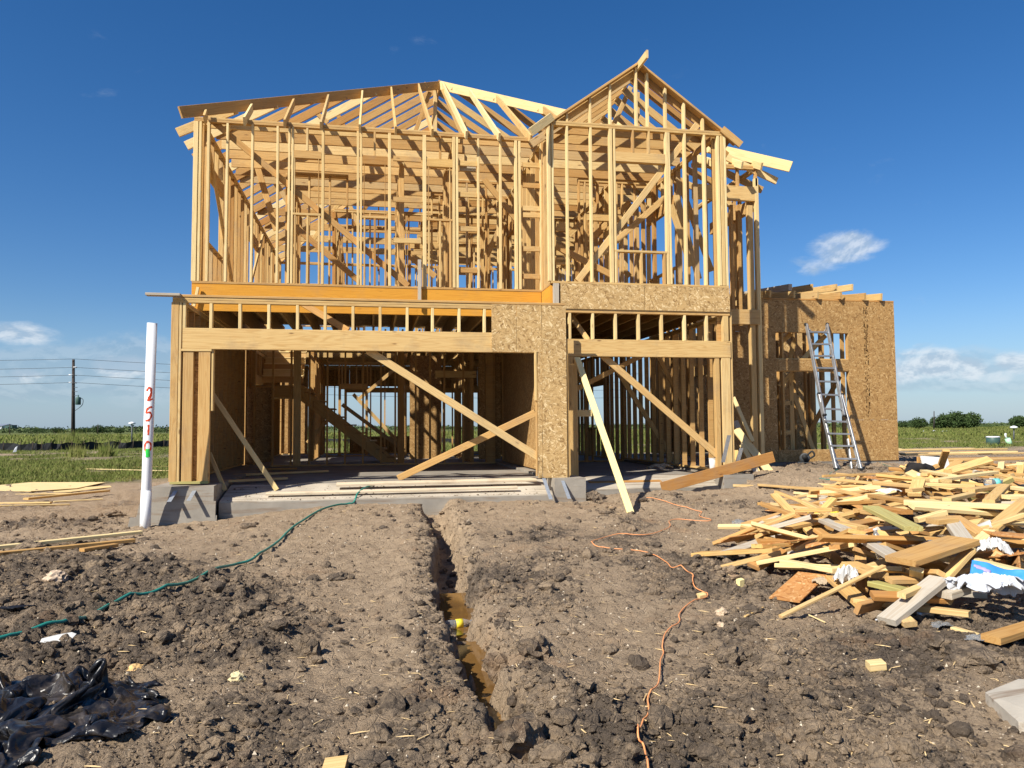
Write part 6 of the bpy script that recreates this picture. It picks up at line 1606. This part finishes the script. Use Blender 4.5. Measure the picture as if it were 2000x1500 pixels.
# concrete slab fragment, lower right
q = [G(1925, 1372), G(1990, 1345), G(2080, 1350), G(2080, 1440), G(1990, 1432)]; c = sum(q, Vector())/5
V = [x-c+Vector((0, 0, .05)) for x in q]+[x-c-Vector((0, 0, .05)) for x in q]
o = new_obj('concrete_fragment', mesh_from(V, [(0, 1, 2, 3, 4)[::-1], (5, 6, 7, 8, 9)]+[(i, (i+1) % 5, (i+1) % 5+5, i+5) for i in range(5)], 'frag', mat=concrete('pale_concrete', (.50, .45, .37)))); o.location = c; tag(o, 'flat pale concrete fragment at the lower right edge', 'concrete slab')
tb('lip_board', onY(657, 950, 12.35)+Vector((0, 0, .03)), onY(1047, 940, 12.35)+Vector((0, 0, .03)), .14, .036, (0, 1, .15), DUSTY, 'long pale dusty board lying along the lip of the left garage slab')
tb('lip_board', onY(520, 966, 11.98)+Vector((0, 0, .01)), onY(1010, 953, 11.98)+Vector((0, 0, .01)), .09, .030, (0, 1, .15), DUSTY, 'dirt streaked batten lying on the edge of the left garage slab')
tb('lip_board', onY(1150, 945, 12.75)+Vector((0, 0, .02)), onY(1290, 942, 12.75)+Vector((0, 0, .02)), .12, .030, (0, 1, .15), SCRAP, 'brown board lying on the lip of the right garage slab')
def slab_dirt():
    r = np.random.default_rng(77); n = 700; x = np.concatenate([r.uniform(-2.1, 2.8, n), r.uniform(3.3, 6, n//2)]); y = np.concatenate([11.8+1.6*r.random(n)**1.8, 12.3+1.6*r.random(n//2)**1.8])
    y0_ = np.where(x < 2.9, 11.8, 12.3); z = .335+np.clip((y-y0_)/.95, 0, 1)*.165+np.clip((y-y0_-.95)/.8, 0, 1)*.03
    s = .003*(5.0)**(r.random(len(x))**2.2)
    tri_cloud('slab_dirt', [rock0(90+i) for i in range(4)], np.stack([x, y, z+s*.3], -1), r.uniform(0, 6.28, (len(x), 3)), np.stack([s*1.6, s*1.2, s*.6], -1), CLOD, smooth=False)
slab_dirt()
# planks on the garage floor
for i, (x0, y0, x1, y1, lab) in enumerate(((455, 928, 640, 920, 'long board on the shaded floor of the left garage'), (440, 940, 560, 934, 'shorter board nearer on the left garage floor'), (470, 918, 580, 915, 'thin board at the back of the left garage floor'))):
    a = onZ(x0, y0, .56); b = onZ(x1, y1, .56); tb('floor_board', a, b, .10, .036, (a-b).cross(Vector((0, 0, 1))), SCRAP, lab)

# ------------------------------------------------------------------ black plastic sheet
def tarp():
    """a crinkled film dropped on the soil and left to fold under its own weight"""
    A, B, C_, D_ = G(-260, 1350), G(304, 1330), G(330, 1425), G(-150, 1600)
    nx, ny = 100, 62
    U, V_ = np.meshgrid(np.linspace(0, 1, nx), np.linspace(0, 1, ny), indexing='ij'); u = U.ravel(); v = V_.ravel()
    x = (A.x*(1-u)+B.x*u)*(1-v)+(D_.x*(1-u)+C_.x*u)*v; y = (A.y*(1-u)+B.y*u)*(1-v)+(D_.y*(1-u)+C_.y*u)*v
    z = .27+.58*fbm(x+y*.6, (y-x*.6)*.4, .20, 2, 92)+.24*fbm(x, y, .12, 2, 93)
    keep = (np.minimum(v, 1-v) > .02+.02*np.sin(u*25)) & (u < .97+.03*np.sin(v*17))
    quads = [(i*ny+j, (i+1)*ny+j, (i+1)*ny+j+1, i*ny+j+1) for i in range(nx-1) for j in range(ny-1)]
    quads = [q for q in quads if all(keep[k] for k in q)]; used = sorted({k for q in quads for k in q}); mp = {k: n for n, k in enumerate(used)}
    P0 = np.stack([x, y, z], -1)[used]; F0 = [tuple(mp[k] for k in q) for q in quads]
    film = new_obj('film', mesh_from(P0, F0, 'film'))
    gx = np.linspace(x.min()-.4, x.max()+.4, 60); gy = np.linspace(y.min()-.4, y.max()+.4, 44); GX, GY = np.meshgrid(gx, gy, indexing='ij')
    soil_ = new_obj('soil_rest', mesh_from(np.stack([GX.ravel(), GY.ravel(), ground_np(GX.ravel(), GY.ravel())+.004], -1), [(i*44+j, (i+1)*44+j, (i+1)*44+j+1, i*44+j+1) for i in range(59) for j in range(43)], 'soil_rest'))
    soil_.modifiers.new('collide', 'COLLISION'); soil_.collision.thickness_outer = .008; soil_.collision.cloth_friction = 30
    m = film.modifiers.new('cloth', 'CLOTH'); s = m.settings; s.quality = 5; s.mass = .3
    s.tension_stiffness = 25; s.compression_stiffness = 25; s.shear_stiffness = 10; s.bending_stiffness = .02; s.air_damping = 1
    m.collision_settings.distance_min = .008; m.collision_settings.use_self_collision = True; m.collision_settings.self_distance_min = .006
    m.point_cache.frame_start = 1; m.point_cache.frame_end = 60; scn.gravity = (0, 0, -22)
    for f in range(1, 40): scn.frame_set(f)
    ev = film.evaluated_get(bpy.context.evaluated_depsgraph_get()).to_mesh(); co = np.array([q.co[:] for q in ev.vertices])
    if not np.isfinite(co).all() or co[:, 2].max() > 1: co = P0*np.array([1, 1, .4])
    for o_ in (film, soil_): bpy.data.objects.remove(o_)
    scn.frame_set(1); scn.gravity = (0, 0, -9.81)
    loc = Vector((float(co[:, 0].mean()), float(co[:, 1].mean()), 0)); co = co-np.array([loc.x, loc.y, .015])
    o = new_obj('black_plastic_sheet', mesh_from(co, F0, 'black_plastic_sheet', True, FILM)); o.location = loc
    m_ = o.modifiers.new('smooth', 'SUBSURF'); m_.levels = 1; m_.render_levels = 1; o.modifiers.new('thickness', 'SOLIDIFY').thickness = .001
    tag(o, 'glossy black plastic sheet crumpled on the soil in the near left corner', 'plastic sheet')
tarp()
q = [G(150, 1428), G(210, 1424), G(268, 1448), G(235, 1458)]; c = sum(q, Vector())/4
crumple('black_flap', c+Vector((0, 0, .02)), .13, .055, .03, 31, BLACKP, 'small black plastic flap lying in front of the big sheet', 'plastic scrap', -.35, 24, 1.4, .6)

# ================================================================== LADDER
def ladder():
    base = G(1657, 923); by = base.y
    lad = empty('extension_ladder', base, 'silver folding ladder leaning on the sheathed wing wall over its window opening', 'ladder')
    L0 = base
    def rel(v): return v-L0
    tl, trr = onY(1575, 634, YW-.06), onY(1615, 634, YW-.06)
    ml, mr = onY(1609, 810, by+(YW-by)*.42), onY(1648, 812, by+(YW-by)*.42)
    bl, br = GB(1633, 921), GB(1681, 922)
    bl.z = gz(bl.x, bl.y)+.02; br.z = gz(br.x, br.y)+.02
    def rail(a, b, w=.07, t=.034, name='rail'):
        o = board(name, a, b, w, t, (0, 1, .3), ALU, lad); return o
    rail(tl, ml); rail(trr, mr)
    ol = (ml-trr*0); lo1 = ml.lerp(tl, .22)+Vector((-.03, 0, 0)); ro1 = mr.lerp(trr, .22)+Vector((.03, 0, 0))
    rail(lo1, bl, .075, .038, 'lower_rail'); rail(ro1, br, .075, .038, 'lower_rail')
    # rear section legs
    rail(ml.lerp(bl, .45)+Vector((.04, .06, 0)), bl+Vector((.12, .10, 0)), .045, .026, 'rear_rail'); rail(mr.lerp(br, .45)+Vector((-.03, .06, 0)), br+Vector((-.10, .12, 0)), .045, .026, 'rear_rail')
    ys = (650, 675, 699, 723, 749, 774, 800, 824, 850, 875, 901)
    for py in ys:
        if py < 812: a, b = tl.lerp(ml, (py-634)/(811-634)), trr.lerp(mr, (py-634)/(811-634))
        else: a, b = ml.lerp(bl, (py-811)/(921-811)), mr.lerp(br, (py-811)/(921-811))
        board('rung', a, b, .045, .034, (0, 1, 0), ALU, lad)
    for a, s in ((tl, 1), (trr, -1)):
        q = tl.lerp(ml, .1) if s == 1 else trr.lerp(mr, .1); r_ = tl.lerp(trr, .5+(-.28 if s == 1 else .28)) ; r_ = r_.lerp(ml.lerp(mr, .5), .10)
        new_obj('stay', tube_mesh([rel(a.lerp(q, .2)), rel(r_)], .008, 6, ALU), lad)
        new_obj('end_cap', tube_mesh([rel(a+Vector((0, 0, -.03))), rel(a+Vector((-.02*s, .02, .03)))], .03, 8, RUBBER), lad)
    for a in (bl, br): new_obj('foot', box_mesh(tuple(rel(a)+Vector((-.03, -.05, -.03))), tuple(rel(a)+Vector((.035, .05, .015))), RUBBER), lad)
    for a in (lo1, ro1, ml, mr): new_obj('hinge_lock', tube_mesh([rel(a)+Vector((-.03, -.03, 0)), rel(a)+Vector((.03, -.03, 0))], .022, 8, RUBBER), lad)
    f1 = bl.lerp(ml, .16); f2 = br.lerp(mr, .16)
    new_obj('stay', tube_mesh([rel(f1), rel(bl.lerp(br, .2))], .007, 6, ALU), lad); new_obj('stay', tube_mesh([rel(f2), rel(bl.lerp(br, .8))], .007, 6, ALU), lad)
ladder()
# circular saws by the wing
def saw(px, py, label, s=1):
    p = G(px, py); root = empty('circular_saw', p, label, 'power tool'); root.rotation_euler.z = s
    new_obj('motor', tube_mesh([(-.10, 0, .13), (.08, 0, .13)], [.055, .05], 12, RUBBER), root)
    new_obj('blade_guard', lathe_mesh([(.10, -.012), (.10, .012)], 20, STEELDK), root).matrix_local = Matrix.Translation((.09, 0, .10)) @ Matrix.Rotation(R_(90), 4, 'Y')
    new_obj('base_plate', box_mesh((-.05, -.13, .01), (.16, .13, .02), STEELDK), root)
    new_obj('handle', tube_mesh(crom([(-.05, -.05, .16), (-.05, -.14, .24), (-.05, -.18, .16), (-.05, -.10, .10)], 4), .018, 8, RUBBER), root)
saw(1572, 905, 'black circular saw on the dirt left of the ladder feet'); saw(1506, 902, 'dark circular saw behind the propped wide plank', 2)

# ------------------------------------------------------------------ tell the small offcuts apart by what they lie beside
LM = [(1744, 1068, 'green treated board'), (1822, 1135, 'broad yellow plank'), (1721, 1080, 'upright clear bottle'), (1880, 1022, 'thick pale beam'), (1795, 925, 'black work bag'), (1925, 965, 'teal tinted bottle'), (1842, 1055, 'square yellow block'),
      (1735, 976, 'white paper ream'), (1640, 1080, 'long rusty strip'), (1880, 1042, 'maroon cloth'), (1575, 1102, 'long pale two by four'), (1515, 1038, 'reddish overlapping board'), (1595, 1027, 'level orange board'), (1930, 1200, 'torn white bag'),
      (1950, 1170, 'blue wrapper'), (1785, 1196, 'cracked grey board'), (1954, 920, 'wooden stake'), (1630, 1056, 'whitish grey board'), (1650, 995, 'straight level board'), (1895, 985, 'grey glove'), (1862, 918, 'white propped board'),
      (1980, 1092, 'rusty edge board'), (1910, 1060, 'foam cup'), (1655, 975, 'far left pale board'), (1790, 955, 'pale crest board'), (1540, 1048, 'stained brown board'), (1612, 1013, 'yellow wrapper strip')]
def to_px(v):
    q = Vector(v)-Vector((0, 0, EYE)); d = q.dot(fwd); return CXP+F_PX*q.dot(rt)/d, CYP-F_PX*q.dot(upv)/d
_seen = {}
for o in [o for o in scn.objects if o.name.split('.')[0] == 'offcut']:
    px, py = to_px(o.matrix_local.translation); m = o.data.materials[0].name
    L = max(v.co.x for v in o.data.vertices)*2; w = max(v.co.y for v in o.data.vertices)*2
    size = 'stubby' if L < .3 else 'short' if L < .55 else 'medium' if L < .9 else 'long'
    wide = 'wide ' if w > .12 else ''
    colr = {'scrap_pine': 'amber', 'pine_lumber': 'yellow', 'pale_new_pine': 'pale', 'weathered_grey_lumber': 'grey', 'rusty_strand_board': 'rusty', 'treated_green_lumber': 'greenish'}[m]
    best = sorted(LM, key=lambda t_: math.hypot(t_[0]-px, (t_[1]-py)*1.6))
    done = False
    for lm in best[:7]:
        dx, dy = px-lm[0], (py-lm[1])*1.6
        rel = ('right of' if dx > 0 else 'left of') if abs(dx) > abs(dy) else ('in front of' if dy > 0 else 'behind')
        far_ = '' if math.hypot(dx, dy) < 45 else 'well '
        ax = o.matrix_local.col[0]; lie = 'lying across' if abs(ax[0]) > abs(ax[1])*1.6 else 'pointing away' if abs(ax[1]) > abs(ax[0])*1.6 else 'lying slantwise'
        lab = '%s %s%s offcut %s %s%s the %s' % (size, wide, colr, lie, far_, rel, lm[2])
        if lab not in _seen and len(lab.split()) < 17: done = True; break
    if not done:
        for l1 in best[:6]:
            for l2 in best[:8]:
                lab = '%s %s%s offcut between the %s and the %s' % (size, wide, colr, l1[2], l2[2])
                if l1 is not l2 and len(lab.split()) < 17 and lab not in _seen: done = True; break
            if done: break
    _seen[lab] = 1; o['label'] = lab
